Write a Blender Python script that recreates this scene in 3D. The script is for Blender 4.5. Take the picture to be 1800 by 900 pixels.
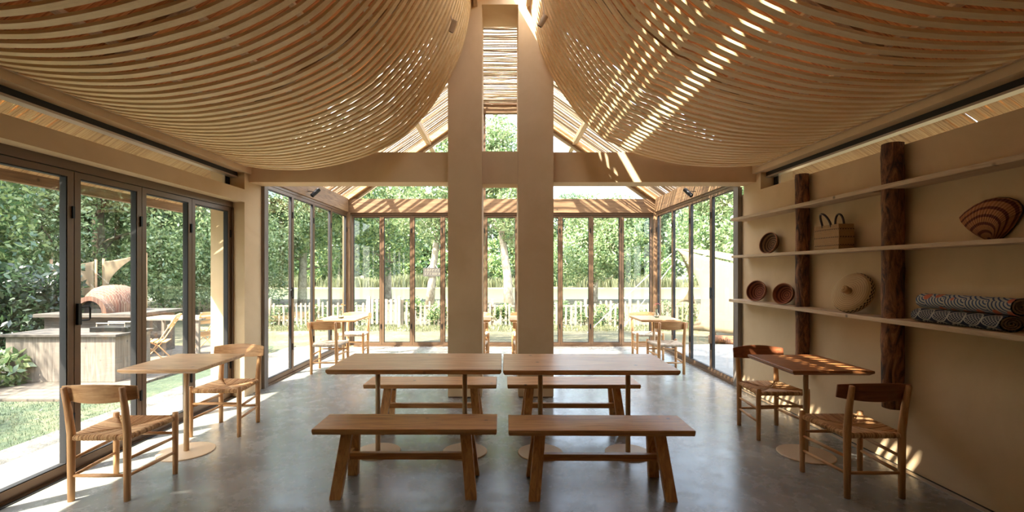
import bpy, math, random
import numpy as np
from mathutils import Vector, Matrix, Euler
R = math.radians
PI = math.pi
scn = bpy.context.scene
for o in list(bpy.data.objects):
    bpy.data.objects.remove(o)
COL = scn.collection

# ------------------------------------------------------------------ camera, world, sun, exposure
cam_d = bpy.data.cameras.new('camera'); cam = bpy.data.objects.new('camera', cam_d); COL.objects.link(cam)
cam.location = (0, 0, 1.5); cam.rotation_euler = (R(90), 0, 0)
cam_d.sensor_width = 36; cam_d.lens = 36 * 830 / 1800; cam_d.shift_x = 0.01; cam_d.shift_y = 25 / 1800
cam_d.clip_end = 500
scn.camera = cam
scn.view_settings.view_transform = 'Standard'; scn.view_settings.look = 'None'
scn.view_settings.gamma = 1; scn.view_settings.use_curve_mapping = False
scn.view_settings.exposure = 2.95
scn.cycles.transparent_max_bounces = 40; scn.cycles.diffuse_bounces = 7; scn.cycles.max_bounces = 14

SUN_DIR = Vector((0.57, 0.50, -1.0)).normalized()
world = bpy.data.worlds.new('world'); scn.world = world; world.use_nodes = True
wn = world.node_tree.nodes; wl = world.node_tree.links
wn.clear()
wo = wn.new('ShaderNodeOutputWorld'); bg = wn.new('ShaderNodeBackground')
sky = wn.new('ShaderNodeTexSky'); sky.sky_type = 'NISHITA'; sky.sun_disc = False
sky.sun_elevation = R(53); sky.sun_rotation = math.atan2(-SUN_DIR.x, -SUN_DIR.y)
sky.dust_density = 3.0; sky.air_density = 1.0; sky.ozone_density = 1.2
mixw = wn.new('ShaderNodeMixRGB'); mixw.inputs[0].default_value = 0.5
mixw.inputs[2].default_value = (3.1, 3.3, 3.5, 1)
wl.new(sky.outputs[0], mixw.inputs[1]); wl.new(mixw.outputs[0], bg.inputs[0])
bg.inputs[1].default_value = 0.27
wl.new(bg.outputs[0], wo.inputs[0])
sun_d = bpy.data.lights.new('sun', 'SUN'); sun_d.energy = 3.9; sun_d.angle = R(0.6); sun_d.color = (1, 0.93, 0.82)
sun = bpy.data.objects.new('sun', sun_d); COL.objects.link(sun); sun.location = (-8, -7, 14)
sun.rotation_euler = SUN_DIR.to_track_quat('-Z', 'Y').to_euler()

# ------------------------------------------------------------------ materials
MATS = {}
def nm(name):
    m = bpy.data.materials.new(name); m.use_nodes = True; MATS[name] = m
    nt = m.node_tree; b = nt.nodes['Principled BSDF']
    return m, nt, nt.nodes, nt.links, b
def lin(c):
    return tuple(((x / 255) / 12.92 if x / 255 <= .04045 else ((x / 255 + .055) / 1.055) ** 2.4) for x in c) + (1,)
def plain(name, c, rough=.6, metal=0, spec=.5):
    m, nt, N, L, b = nm(name)
    b.inputs['Base Color'].default_value = lin(c); b.inputs['Roughness'].default_value = rough
    b.inputs['Metallic'].default_value = metal; b.inputs['Specular IOR Level'].default_value = spec
    return m
def coords(N, L, scale, rnd=True):
    tc = N.new('ShaderNodeTexCoord'); mp = N.new('ShaderNodeMapping'); mp.inputs['Scale'].default_value = scale
    if rnd:
        oi = N.new('ShaderNodeObjectInfo'); ad = N.new('ShaderNodeVectorMath'); ad.operation = 'MULTIPLY_ADD'
        cb = N.new('ShaderNodeCombineXYZ')
        for k in range(3): L.new(oi.outputs['Random'], cb.inputs[k])
        L.new(cb.outputs[0], ad.inputs[0]); ad.inputs[1].default_value = (7, 5, 3)
        L.new(tc.outputs['Object'], ad.inputs[2]); L.new(ad.outputs[0], mp.inputs[0])
    else:
        L.new(tc.outputs['Object'], mp.inputs[0])
    return mp.outputs[0]
def ramp(N, L, fac, stops):
    r = N.new('ShaderNodeValToRGB'); e = r.color_ramp.elements
    e[0].position, e[0].color = stops[0][0], stops[0][1]
    e[1].position, e[1].color = stops[-1][0], stops[-1][1]
    for p, c in stops[1:-1]:
        k = e.new(p); k.color = c
    L.new(fac, r.inputs[0]); return r.outputs[0]
def noise(N, L, vec, scale=5, detail=4, rough=.55, dist=0):
    n = N.new('ShaderNodeTexNoise'); L.new(vec, n.inputs['Vector'])
    n.inputs['Scale'].default_value = scale; n.inputs['Detail'].default_value = detail
    n.inputs['Roughness'].default_value = rough; n.inputs['Distortion'].default_value = dist
    return n.outputs['Fac']
def bump(N, L, b, h, strength=.2, dist=.01):
    bp = N.new('ShaderNodeBump'); bp.inputs['Strength'].default_value = strength; bp.inputs['Distance'].default_value = dist
    L.new(h, bp.inputs['Height']); L.new(bp.outputs[0], b.inputs['Normal'])
def wood(name, dark, mid, light, axis=0, rough=.5, grain=1.0, knots=True, bstr=.15, dist=1.2, mul=.3):
    m, nt, N, L, b = nm(name)
    s = [9 * grain, 9 * grain, 9 * grain]; s[axis] = .7 * grain
    v = coords(N, L, s)
    n1 = noise(N, L, v, 3, 5, .6, dist)
    col = ramp(N, L, n1, [(.28, lin(dark)), (.5, lin(mid)), (.72, lin(light))])
    s2 = [60, 60, 60]; s2[axis] = 1.5
    v2 = coords(N, L, s2); n2 = noise(N, L, v2, 2, 3, .6)
    mx = N.new('ShaderNodeMixRGB'); mx.blend_type = 'MULTIPLY'; mx.inputs[0].default_value = mul
    L.new(col, mx.inputs[1]); L.new(ramp(N, L, n2, [(.3, (.62, .55, .5, 1)), (.6, (1, 1, 1, 1))]), mx.inputs[2])
    out = mx.outputs[0]
    if knots:
        v3 = coords(N, L, [3, 3, 3]); vo = N.new('ShaderNodeTexVoronoi'); vo.inputs['Scale'].default_value = 1.6
        L.new(v3, vo.inputs['Vector'])
        mk = N.new('ShaderNodeMixRGB'); mk.inputs[2].default_value = lin([c * .45 for c in dark])
        L.new(ramp(N, L, vo.outputs['Distance'], [(.03, (.8, .8, .8, 1)), (.1, (0, 0, 0, 1))]), mk.inputs[0])
        L.new(out, mk.inputs[1]); out = mk.outputs[0]
    L.new(out, b.inputs['Base Color']); b.inputs['Roughness'].default_value = rough
    bump(N, L, b, n2, bstr, .003)
    return m
for ax, nme in ((0, 'x'), (1, 'y'), (2, 'z')):
    wood('bench_wood_' + nme, (160, 106, 56), (208, 152, 90), (228, 182, 120), ax, .42)
    wood('chair_wood_' + nme, (176, 124, 76), (204, 154, 100), (222, 176, 124), ax, .5, knots=False)
    wood('red_wood_' + nme, (112, 60, 30), (140, 80, 44), (160, 98, 58), ax, .5, knots=False)
    wood('post_wood_' + nme, (104, 78, 54), (134, 104, 72), (154, 126, 90), ax, .6)
    wood('slat_wood_' + nme, (218, 186, 130), (232, 204, 152), (242, 218, 172), ax, .6, grain=.35, knots=False, dist=.1, mul=.2, bstr=.03)
    wood('shelf_wood_' + nme, (176, 148, 112), (198, 172, 138), (212, 190, 158), ax, .6)
    wood('grey_wood_' + nme, (92, 84, 76), (120, 110, 98), (140, 130, 116), ax, .7)
    wood('table_wood_' + nme, (178, 130, 80), (216, 168, 114), (232, 190, 138), ax, .38)

wood('weathered_x', (52, 46, 40), (74, 68, 60), (94, 88, 78), 0, .8)
def plaster():
    m, nt, N, L, b = nm('plaster')
    v = coords(N, L, (1, 1, 1), False)
    n = noise(N, L, v, 1.3, 6, .6, .6)
    col = ramp(N, L, n, [(.3, lin((198, 170, 130))), (.7, lin((214, 188, 148)))])
    L.new(col, b.inputs['Base Color']); b.inputs['Roughness'].default_value = .85
    bump(N, L, b, noise(N, L, v, 60, 4), .12, .004)
plaster()
def concrete(name, c1, c2, c3, r0, r1):
    m, nt, N, L, b = nm(name)
    v = coords(N, L, (1, 1, 1), False)
    n = noise(N, L, v, .8, 10, .68, .3); n2 = noise(N, L, v, 5, 9, .68, .1)
    ad = N.new('ShaderNodeMath'); ad.operation = 'MULTIPLY_ADD'; ad.inputs[1].default_value = .35
    L.new(n2, ad.inputs[0]); L.new(n, ad.inputs[2])
    col = ramp(N, L, ad.outputs[0], [(.45, lin(c1)), (.68, lin(c2)), (.9, lin(c3))])
    L.new(col, b.inputs['Base Color'])
    rr = N.new('ShaderNodeMapRange'); rr.inputs[1].default_value = .3; rr.inputs[2].default_value = .7
    rr.inputs[3].default_value = r0; rr.inputs[4].default_value = r1
    L.new(n2, rr.inputs[0]); L.new(rr.outputs[0], b.inputs['Roughness'])
    bump(N, L, b, n2, .03, .004)
concrete('floor_concrete', (106, 105, 99), (130, 129, 122), (154, 152, 145), .18, .34)
concrete('deck_concrete', (104, 101, 94), (120, 117, 110), (134, 130, 122), .6, .8)
plain('frame_metal', (108, 84, 62), .4, .3)
plain('gasket', (22, 20, 18), .6)
plain('dark_metal', (30, 29, 28), .45, .5)
plain('track_black', (26, 22, 18), .6)
plain('aluminium', (190, 180, 165), .35, .7)
plain('beige_metal', (206, 180, 144), .5, .1)
plain('pole_metal', (196, 164, 124), .45, .1)
plain('lamp_beige', (196, 172, 142), .5)
plain('leather', (58, 34, 24), .5)
plain('canvas_dummy', (200, 180, 150), .8)
plain('pink_petal', (222, 130, 130), .7)
plain('cream_petal', (226, 196, 140), .7)
plain('stem_green', (90, 110, 60), .7)
plain('white_paint', (144, 132, 110), .7)
plain('rope_white', (220, 216, 206), .8)
plain('near_black', (20, 18, 17), .9)
plain('bark_pale_plain', (170, 155, 130), .9)

def glass():
    m, nt, N, L, b = nm('glass')
    N.remove(b)
    out = N['Material Output']
    tr = N.new('ShaderNodeBsdfTransparent'); tr.inputs[0].default_value = (.98, .99, .985, 1)
    gl = N.new('ShaderNodeBsdfGlossy'); gl.inputs['Roughness'].default_value = .0
    lw = N.new('ShaderNodeLayerWeight'); lw.inputs[0].default_value = .5     # Schlick reflectance, the same from both faces
    pw = N.new('ShaderNodeMath'); pw.operation = 'POWER'; pw.inputs[1].default_value = 5; L.new(lw.outputs['Facing'], pw.inputs[0])
    fa = N.new('ShaderNodeMath'); fa.operation = 'MULTIPLY_ADD'; fa.inputs[1].default_value = .6; fa.inputs[2].default_value = .035; L.new(pw.outputs[0], fa.inputs[0])
    mx = N.new('ShaderNodeMixShader'); L.new(fa.outputs[0], mx.inputs[0]); L.new(tr.outputs[0], mx.inputs[1]); L.new(gl.outputs[0], mx.inputs[2])
    L.new(mx.outputs[0], out.inputs[0])
glass()
def vase_glass():
    m, nt, N, L, b = nm('vase_glass')
    b.inputs['Base Color'].default_value = (.85, .93, .93, 1); b.inputs['Roughness'].default_value = .02
    b.inputs['Transmission Weight'].default_value = 1; b.inputs['IOR'].default_value = 1.3
vase_glass()

def mat_bamboo(name, cdark, cmid, clight, along=0, holes=False):
    # fine reed matting: long thin sticks along one axis
    m, nt, N, L, b = nm(name)
    s = [1.2, 1.2, 1.2]; s[1 - along] = 85.0
    v = coords(N, L, s, False)
    n = noise(N, L, v, 1.0, 3, .6)
    s3 = [.9, .9, .9]; s3[1 - along] = 9.0
    v3 = coords(N, L, s3, False); n3 = noise(N, L, v3, 1.0, 2, .5)
    av = N.new('ShaderNodeMath'); av.operation = 'MULTIPLY_ADD'; av.inputs[1].default_value = .35
    L.new(n3, av.inputs[0]); L.new(n, av.inputs[2])
    col = ramp(N, L, av.outputs[0], [(.5, lin(cdark)), (.62, lin(cmid)), (.82, lin(clight))])
    L.new(col, b.inputs['Base Color']); b.inputs['Roughness'].default_value = .75
    bump(N, L, b, n, .8, .012)
    if holes:
        s2 = [2.2, 2.2, 2.2]; s2[1 - along] = 40
        v2 = coords(N, L, s2, False); h = noise(N, L, v2, 1.0, 1, .4)
        v4 = coords(N, L, (1, 1, 1), False); h4 = noise(N, L, v4, .8, 1, .4)
        mu = N.new('ShaderNodeMath'); mu.operation = 'MULTIPLY_ADD'; mu.inputs[1].default_value = .6
        L.new(h4, mu.inputs[0]); L.new(h, mu.inputs[2])
        gt = N.new('ShaderNodeMath'); gt.operation = 'LESS_THAN'; gt.inputs[1].default_value = .95
        L.new(mu.outputs[0], gt.inputs[0]); L.new(gt.outputs[0], b.inputs['Alpha'])
    return m
mat_bamboo('mat_roof', (134, 76, 36), (196, 122, 64), (222, 158, 96), 0)
mat_bamboo('mat_eave', (150, 112, 70), (186, 148, 100), (206, 172, 124), 0, holes=True)
def cane():
    m, nt, N, L, b = nm('bamboo_cane')
    g = N.new('ShaderNodeNewGeometry')
    v = coords(N, L, (4, 4, 4), False); n = noise(N, L, v, 2, 3)
    ad = N.new('ShaderNodeMath'); ad.operation = 'MULTIPLY_ADD'; ad.inputs[1].default_value = .5
    L.new(n, ad.inputs[0]); L.new(g.outputs['Random Per Island'], ad.inputs[2])
    L.new(ramp(N, L, ad.outputs[0], [(.2, lin((112, 92, 72))), (.7, lin((166, 144, 116))), (1.1, lin((200, 180, 150)))]), b.inputs['Base Color'])
    b.inputs['Roughness'].default_value = .6
cane()
def straw(name, a, c, d):
    m, nt, N, L, b = nm(name)
    g = N.new('ShaderNodeNewGeometry')
    v = coords(N, L, (30, 30, 30)); n = noise(N, L, v, 2, 3)
    ad = N.new('ShaderNodeMath'); ad.operation = 'MULTIPLY_ADD'; ad.inputs[1].default_value = .6
    L.new(n, ad.inputs[0]); L.new(g.outputs['Random Per Island'], ad.inputs[2])
    L.new(ramp(N, L, ad.outputs[0], [(.2, lin(a)), (.7, lin(c)), (1.2, lin(d))]), b.inputs['Base Color'])
    b.inputs['Roughness'].default_value = .7
straw('rush', (160, 112, 66), (200, 152, 100), (224, 184, 132))
straw('pale_cord', (176, 158, 132), (196, 178, 152), (212, 196, 172))
def bark():
    m, nt, N, L, b = nm('log_bark')
    v = coords(N, L, (9, 9, 2.2)); n = noise(N, L, v, 2, 6, .7, 1.5)
    L.new(ramp(N, L, n, [(.36, lin((34, 20, 12))), (.46, lin((96, 56, 30))), (.58, lin((140, 90, 52))), (.75, lin((176, 130, 86)))]), b.inputs['Base Color'])
    b.inputs['Roughness'].default_value = .7; bump(N, L, b, n, .6, .02)
bark()
def trunkm(name, a, c):
    m, nt, N, L, b = nm(name)
    v = coords(N, L, (1, 1, .6)); n = noise(N, L, v, 6, 6, .7, 1)
    L.new(ramp(N, L, n, [(.35, lin(a)), (.65, lin(c))]), b.inputs['Base Color'])
    b.inputs['Roughness'].default_value = .9; bump(N, L, b, n, .5, .03)
trunkm('bark_pale', (120, 108, 90), (190, 178, 156)); trunkm('bark_dark', (56, 46, 36), (96, 80, 62))
def leafm(name, a, c, d, trans=.45):
    m, nt, N, L, b = nm(name)
    N.remove(b); out = N['Material Output']
    g = N.new('ShaderNodeNewGeometry'); v = coords(N, L, (1, 1, 1)); n = noise(N, L, v, .6, 2)
    ad = N.new('ShaderNodeMath'); ad.operation = 'MULTIPLY_ADD'; ad.inputs[1].default_value = .8
    L.new(n, ad.inputs[0]); L.new(g.outputs['Random Per Island'], ad.inputs[2])
    col = ramp(N, L, ad.outputs[0], [(.25, lin(a)), (.8, lin(c)), (1.3, lin(d))])
    df = N.new('ShaderNodeBsdfDiffuse'); tl = N.new('ShaderNodeBsdfTranslucent'); gs = N.new('ShaderNodeBsdfGlossy')
    gs.inputs['Roughness'].default_value = .4
    L.new(col, df.inputs[0]); L.new(col, tl.inputs[0])
    m1 = N.new('ShaderNodeMixShader'); m1.inputs[0].default_value = trans
    L.new(df.outputs[0], m1.inputs[1]); L.new(tl.outputs[0], m1.inputs[2])
    m2 = N.new('ShaderNodeMixShader'); m2.inputs[0].default_value = .06
    L.new(m1.outputs[0], m2.inputs[1]); L.new(gs.outputs[0], m2.inputs[2])
    L.new(m2.outputs[0], out.inputs[0])
leafm('leaf_light', (66, 94, 58), (106, 132, 84), (156, 170, 120))
leafm('leaf_mid', (50, 84, 52), (88, 120, 72), (150, 166, 102))
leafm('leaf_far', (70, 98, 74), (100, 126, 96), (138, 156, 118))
leafm('leaf_dark', (28, 46, 32), (42, 64, 42), (64, 86, 56))
leafm('leaf_reed', (72, 84, 50), (104, 112, 74), (138, 138, 98))
def ground(name, a, c, d, sc):
    m, nt, N, L, b = nm(name)
    v = coords(N, L, (1, 1, 1), False)
    n = noise(N, L, v, sc, 8, .7); n2 = noise(N, L, v, sc * 14, 4, .7)
    ad = N.new('ShaderNodeMath'); ad.operation = 'MULTIPLY_ADD'; ad.inputs[1].default_value = .7
    L.new(n2, ad.inputs[0]); L.new(n, ad.inputs[2])
    L.new(ramp(N, L, ad.outputs[0], [(.65, lin(a)), (.85, lin(c)), (1.05, lin(d))]), b.inputs['Base Color'])
    b.inputs['Roughness'].default_value = .95; bump(N, L, b, n2, .8, .03)
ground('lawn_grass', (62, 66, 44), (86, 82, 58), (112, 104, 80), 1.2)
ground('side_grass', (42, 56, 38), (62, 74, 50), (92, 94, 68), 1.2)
ground('gravel', (62, 62, 58), (96, 94, 88), (150, 146, 136), 4)
ground('bank_soil', (82, 84, 54), (108, 103, 76), (132, 124, 98), .5)
def paving():
    m, nt, N, L, b = nm('paving')
    v = coords(N, L, (1, 1, 1), False)
    br = N.new('ShaderNodeTexBrick'); L.new(v, br.inputs['Vector']); br.inputs['Scale'].default_value = 1.6
    br.inputs['Color1'].default_value = lin((112, 100, 84)); br.inputs['Color2'].default_value = lin((94, 85, 74))
    br.inputs['Mortar'].default_value = lin((70, 64, 54)); br.inputs['Mortar Size'].default_value = .02
    L.new(br.outputs[0], b.inputs['Base Color']); b.inputs['Roughness'].default_value = .8
paving()
def brick():
    m, nt, N, L, b = nm('oven_brick')
    v = coords(N, L, (1, 1, 1), False)
    br = N.new('ShaderNodeTexBrick'); L.new(v, br.inputs['Vector']); br.inputs['Scale'].default_value = 8
    br.inputs['Color1'].default_value = lin((104, 68, 50)); br.inputs['Color2'].default_value = lin((80, 52, 38))
    br.inputs['Mortar'].default_value = lin((120, 100, 84)); L.new(br.outputs[0], b.inputs['Base Color'])
    b.inputs['Roughness'].default_value = .85
brick()
def water():
    m, nt, N, L, b = nm('water')
    b.inputs['Base Color'].default_value = lin((88, 94, 70)); b.inputs['Roughness'].default_value = .35; b.inputs['Specular IOR Level'].default_value = .25
    v = coords(N, L, (1, 3, 1), False); bump(N, L, b, noise(N, L, v, 2.0, 3), .25, .05)
water()
def canvas():
    m, nt, N, L, b = nm('canvas')
    N.remove(b); out = N['Material Output']
    df = N.new('ShaderNodeBsdfDiffuse'); tl = N.new('ShaderNodeBsdfTranslucent')
    df.inputs[0].default_value = lin((152, 134, 108)); tl.inputs[0].default_value = lin((146, 124, 94))
    mx = N.new('ShaderNodeMixShader'); mx.inputs[0].default_value = .3
    L.new(df.outputs[0], mx.inputs[1]); L.new(tl.outputs[0], mx.inputs[2]); L.new(mx.outputs[0], out.inputs[0])
canvas()
def rings(name, base, dark, scale, axis='Z', rough=.7, stripes=True, th=(.45, .55)):
    # woven coils: bands around the object's axis
    m, nt, N, L, b = nm(name)
    v = coords(N, L, (1, 1, 1), False)
    w = N.new('ShaderNodeTexWave'); w.wave_type = 'RINGS'; w.rings_direction = axis
    w.inputs['Scale'].default_value = scale; w.inputs['Distortion'].default_value = .6; w.inputs['Detail Scale'].default_value = 3
    L.new(v, w.inputs['Vector'])
    L.new(ramp(N, L, w.outputs['Fac'], [(th[0], lin(dark)), (th[1], lin(base))]), b.inputs['Base Color'])
    w2 = N.new('ShaderNodeTexWave'); w2.wave_type = 'RINGS'; w2.rings_direction = axis; w2.inputs['Scale'].default_value = 45
    L.new(v, w2.inputs['Vector']); bump(N, L, b, w2.outputs['Fac'], .6, .004)
    b.inputs['Roughness'].default_value = rough
rings('coil_red', (158, 92, 62), (96, 44, 28), 14)
rings('coil_rim', (176, 124, 84), (150, 98, 64), 30)
rings('coil_brown', (140, 106, 70), (74, 50, 30), 14)
rings('coil_pale', (206, 176, 126), (184, 150, 102), 20)
def checker_band():
    m, nt, N, L, b = nm('dark_band')
    tc = N.new('ShaderNodeTexCoord'); ck = N.new('ShaderNodeTexChecker'); ck.inputs['Scale'].default_value = 1
    mp = N.new('ShaderNodeMapping'); mp.inputs['Scale'].default_value = (60, 4, 1)
    L.new(tc.outputs['UV'], mp.inputs[0]); L.new(mp.outputs[0], ck.inputs['Vector'])
    ck.inputs[1].default_value = lin((44, 32, 24)); ck.inputs[2].default_value = lin((196, 166, 118))
    L.new(ck.outputs[0], b.inputs['Base Color']); b.inputs['Roughness'].default_value = .8
checker_band()
def uvmat(name, fn):
    m, nt, N, L, b = nm(name); b.inputs['Roughness'].default_value = .9
    tc = N.new('ShaderNodeTexCoord'); fn(N, L, b, tc.outputs['UV'])
def f_scallop(N, L, b, uv):   # u across, v from hinge outwards
    sp = N.new('ShaderNodeSeparateXYZ'); L.new(uv, sp.inputs[0])
    def wv(o, f, ph=0):
        a = N.new('ShaderNodeMath'); a.operation = 'MULTIPLY_ADD'; a.inputs[1].default_value = f; a.inputs[2].default_value = ph; L.new(o, a.inputs[0])
        s = N.new('ShaderNodeMath'); s.operation = 'SINE'; L.new(a.outputs[0], s.inputs[0]); return s.outputs[0]
    a = wv(sp.outputs[1], 2 * PI * 5.5)
    col = ramp(N, L, a, [(.25, lin((172, 112, 70))), (.6, lin((96, 44, 26)))])
    L.new(col, b.inputs['Base Color'])
    r = wv(sp.outputs[0], 2 * PI * 34); bump(N, L, b, r, .7, .004)
uvmat('scallop_weave', f_scallop)
def f_rug_light(N, L, b, uv):
    mp = N.new('ShaderNodeMapping'); mp.inputs['Scale'].default_value = (9, 5, 1); L.new(uv, mp.inputs[0])
    def ringset(loc, sc):
        m2 = N.new('ShaderNodeVectorMath'); m2.operation = 'ADD'; m2.inputs[1].default_value = loc; L.new(mp.outputs[0], m2.inputs[0])
        fr = N.new('ShaderNodeVectorMath'); fr.operation = 'FRACTION'
        dv = N.new('ShaderNodeVectorMath'); dv.operation = 'MULTIPLY'; dv.inputs[1].default_value = (.5, .5, 1); L.new(m2.outputs[0], dv.inputs[0]); L.new(dv.outputs[0], fr.inputs[0])
        ln = N.new('ShaderNodeVectorMath'); ln.operation = 'LENGTH'; L.new(fr.outputs[0], ln.inputs[0])
        ml = N.new('ShaderNodeMath'); ml.operation = 'MULTIPLY'; ml.inputs[1].default_value = sc; L.new(ln.outputs['Value'], ml.inputs[0])
        s = N.new('ShaderNodeMath'); s.operation = 'SINE'; L.new(ml.outputs[0], s.inputs[0]); return s.outputs[0]
    a = ringset((0, 0, 0), 42)
    c1 = ramp(N, L, a, [(.1, lin((176, 172, 160))), (.5, lin((52, 74, 112)))])
    vo = N.new('ShaderNodeTexVoronoi'); vo.inputs['Scale'].default_value = 1; mp2 = N.new('ShaderNodeMapping'); mp2.inputs['Scale'].default_value = (7, 3.2, 1)
    L.new(uv, mp2.inputs[0]); L.new(mp2.outputs[0], vo.inputs['Vector']); vo.inputs['Randomness'].default_value = .4
    mx = N.new('ShaderNodeMixRGB'); mx.inputs[2].default_value = lin((190, 104, 78))
    L.new(ramp(N, L, vo.outputs['Distance'], [(.26, (1, 1, 1, 1)), (.3, (0, 0, 0, 1))]), mx.inputs[0]); L.new(c1, mx.inputs[1])
    L.new(mx.outputs[0], b.inputs['Base Color'])
uvmat('rug_light', f_rug_light)
def f_rug_navy(N, L, b, uv):
    mp = N.new('ShaderNodeMapping'); mp.inputs['Scale'].default_value = (1, .62, 1); L.new(uv, mp.inputs[0])
    sp = N.new('ShaderNodeSeparateXYZ'); L.new(mp.outputs[0], sp.inputs[0])
    def op(o, a, c, d=None):
        n = N.new('ShaderNodeMath'); n.operation = o
        for i, q in enumerate((a, c, d)):
            if q is None: continue
            if isinstance(q, (int, float)): n.inputs[i].default_value = q
            else: L.new(q, n.inputs[i])
        return n.outputs[0]
    s1 = op('ADD', sp.outputs[0], sp.outputs[1]); s2 = op('SUBTRACT', sp.outputs[0], sp.outputs[1])
    l1 = op('LESS_THAN', op('FRACT', op('MULTIPLY', s1, 30), None), .22); l2 = op('LESS_THAN', op('FRACT', op('MULTIPLY', s2, 30), None), .22)
    lat = op('MAXIMUM', l1, l2)
    fx = op('SUBTRACT', op('FRACT', op('MULTIPLY', sp.outputs[0], 5.5), None), .5); fy = op('SUBTRACT', op('FRACT', op('MULTIPLY', sp.outputs[1], 5.5), None), .5)
    rr = op('SQRT', op('ADD', op('MULTIPLY', fx, fx), op('MULTIPLY', fy, fy)), None)
    ring = op('MULTIPLY', op('GREATER_THAN', rr, .44), op('LESS_THAN', rr, .52))
    tot = op('MAXIMUM', op('MULTIPLY', lat, op('LESS_THAN', rr, .42)), ring)
    L.new(ramp(N, L, tot, [(.2, lin((30, 40, 66))), (.8, lin((168, 166, 158)))]), b.inputs['Base Color'])
uvmat('rug_navy', f_rug_navy)
def M(n): return MATS[n]

# ------------------------------------------------------------------ mesh helpers
class MB:
    def __init__(s): s.v = []; s.f = []; s.uv = None
    def box(s, x0, x1, y0, y1, z0, z1):
        s.hexa([(x0, y0, z0), (x1, y0, z0), (x1, y1, z0), (x0, y1, z0), (x0, y0, z1), (x1, y0, z1), (x1, y1, z1), (x0, y1, z1)]); return s
    def hexa(s, p):
        b = len(s.v); s.v += [tuple(q) for q in p]
        for f in ((0, 3, 2, 1), (4, 5, 6, 7), (0, 1, 5, 4), (1, 2, 6, 5), (2, 3, 7, 6), (3, 0, 4, 7)):
            s.f.append(tuple(b + i for i in f))
        return s
    def tube(s, pts, rad, n=8, up=None, flat=1.0):
        pts = [Vector(p) for p in pts]; b = len(s.v)
        if not isinstance(rad, (list, tuple)): rad = [rad] * len(pts)
        prev = None
        for i, p in enumerate(pts):
            t = (pts[min(i + 1, len(pts) - 1)] - pts[max(i - 1, 0)]).normalized()
            if prev is None:
                a = Vector((0, 0, 1)) if abs(t.z) < .9 else Vector((1, 0, 0))
                u = t.cross(a).normalized()
            else:
                u = (prev - t * prev.dot(t)).normalized()
            prev = u; w = t.cross(u)
            for k in range(n):
                a = 2 * PI * k / n
                s.v.append(tuple(p + u * (rad[i] * math.cos(a)) + w * (rad[i] * flat * math.sin(a))))
        for i in range(len(pts) - 1):
            for k in range(n):
                k2 = (k + 1) % n
                s.f.append((b + i * n + k, b + i * n + k2, b + (i + 1) * n + k2, b + (i + 1) * n + k))
        s.f.append(tuple(b + k for k in reversed(range(n)))); s.f.append(tuple(b + (len(pts) - 1) * n + k for k in range(n)))
        return s
    def lathe(s, prof, n=32, c=(0, 0, 0), close=False):
        b = len(s.v); m = len(prof)
        for k in range(n):
            a = 2 * PI * k / n
            for r, z in prof: s.v.append((c[0] + r * math.cos(a), c[1] + r * math.sin(a), c[2] + z))
        for k in range(n):
            k2 = (k + 1) % n
            for j in range(m - 1 + (1 if close else 0)):
                j2 = (j + 1) % m
                s.f.append((b + k * m + j, b + k2 * m + j, b + k2 * m + j2, b + k * m + j2))
        return s
    def prism(s, poly, z0, z1):
        b = len(s.v); n = len(poly)
        s.v += [(x, y, z0) for x, y in poly] + [(x, y, z1) for x, y in poly]
        s.f.append(tuple(b + i for i in reversed(range(n)))); s.f.append(tuple(b + n + i for i in range(n)))
        for i in range(n):
            j = (i + 1) % n; s.f.append((b + i, b + j, b + n + j, b + n + i))
        return s
    def strip(s, path, w, t):   # rectangle section swept in the XZ plane: w along Y, t thickness
        b = len(s.v)
        for i, (x, z) in enumerate(path):
            x0, z0 = path[max(i - 1, 0)]; x1, z1 = path[min(i + 1, len(path) - 1)]
            d = math.hypot(x1 - x0, z1 - z0); nx, nz = -(z1 - z0) / d, (x1 - x0) / d
            for (yy, tt) in ((-w / 2, -t / 2), (w / 2, -t / 2), (w / 2, t / 2), (-w / 2, t / 2)):
                s.v.append((x + nx * tt, yy, z + nz * tt))
        m = len(path)
        for i in range(m - 1):
            for k in range(4):
                k2 = (k + 1) % 4
                s.f.append((b + i * 4 + k, b + i * 4 + k2, b + (i + 1) * 4 + k2, b + (i + 1) * 4 + k))
        s.f.append((b, b + 3, b + 2, b + 1)); e = b + (m - 1) * 4; s.f.append((e, e + 1, e + 2, e + 3))
        return s
    def mesh(s, name, mat, smooth=False):
        me = bpy.data.meshes.new(name); me.from_pydata(s.v, [], s.f)
        if s.uv:
            ul = me.uv_layers.new(name='UVMap')
            for lp in me.loops: ul.data[lp.index].uv = s.uv[lp.vertex_index]
        if mat: me.materials.append(M(mat) if isinstance(mat, str) else mat)
        if smooth: me.polygons.foreach_set('use_smooth', [True] * len(me.polygons))
        me.update(); return me
    def build(s, name, mat, parent=None, loc=None, smooth=False, bevel=0, fixn=False, **tags):
        me = s.mesh(name, mat, smooth)
        o = bpy.data.objects.new(name, me); COL.objects.link(o)
        if parent: o.parent = parent
        if loc: o.location = loc
        if bevel:
            md = o.modifiers.new('bevel', 'BEVEL'); md.width = bevel; md.segments = 2; md.limit_method = 'ANGLE'
        tag(o, **tags)
        return o
def tag(o, label=None, cat=None, group=None, kind=None):
    if label: o['label'] = label
    if cat: o['category'] = cat
    if group: o['group'] = group
    if kind: o['kind'] = kind
    return o
def empty(name, loc=(0, 0, 0), rz=0, **tags):
    o = bpy.data.objects.new(name, None); COL.objects.link(o); o.location = loc; o.rotation_euler = (0, 0, rz)
    o.empty_display_size = .1; tag(o, **tags); return o
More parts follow.
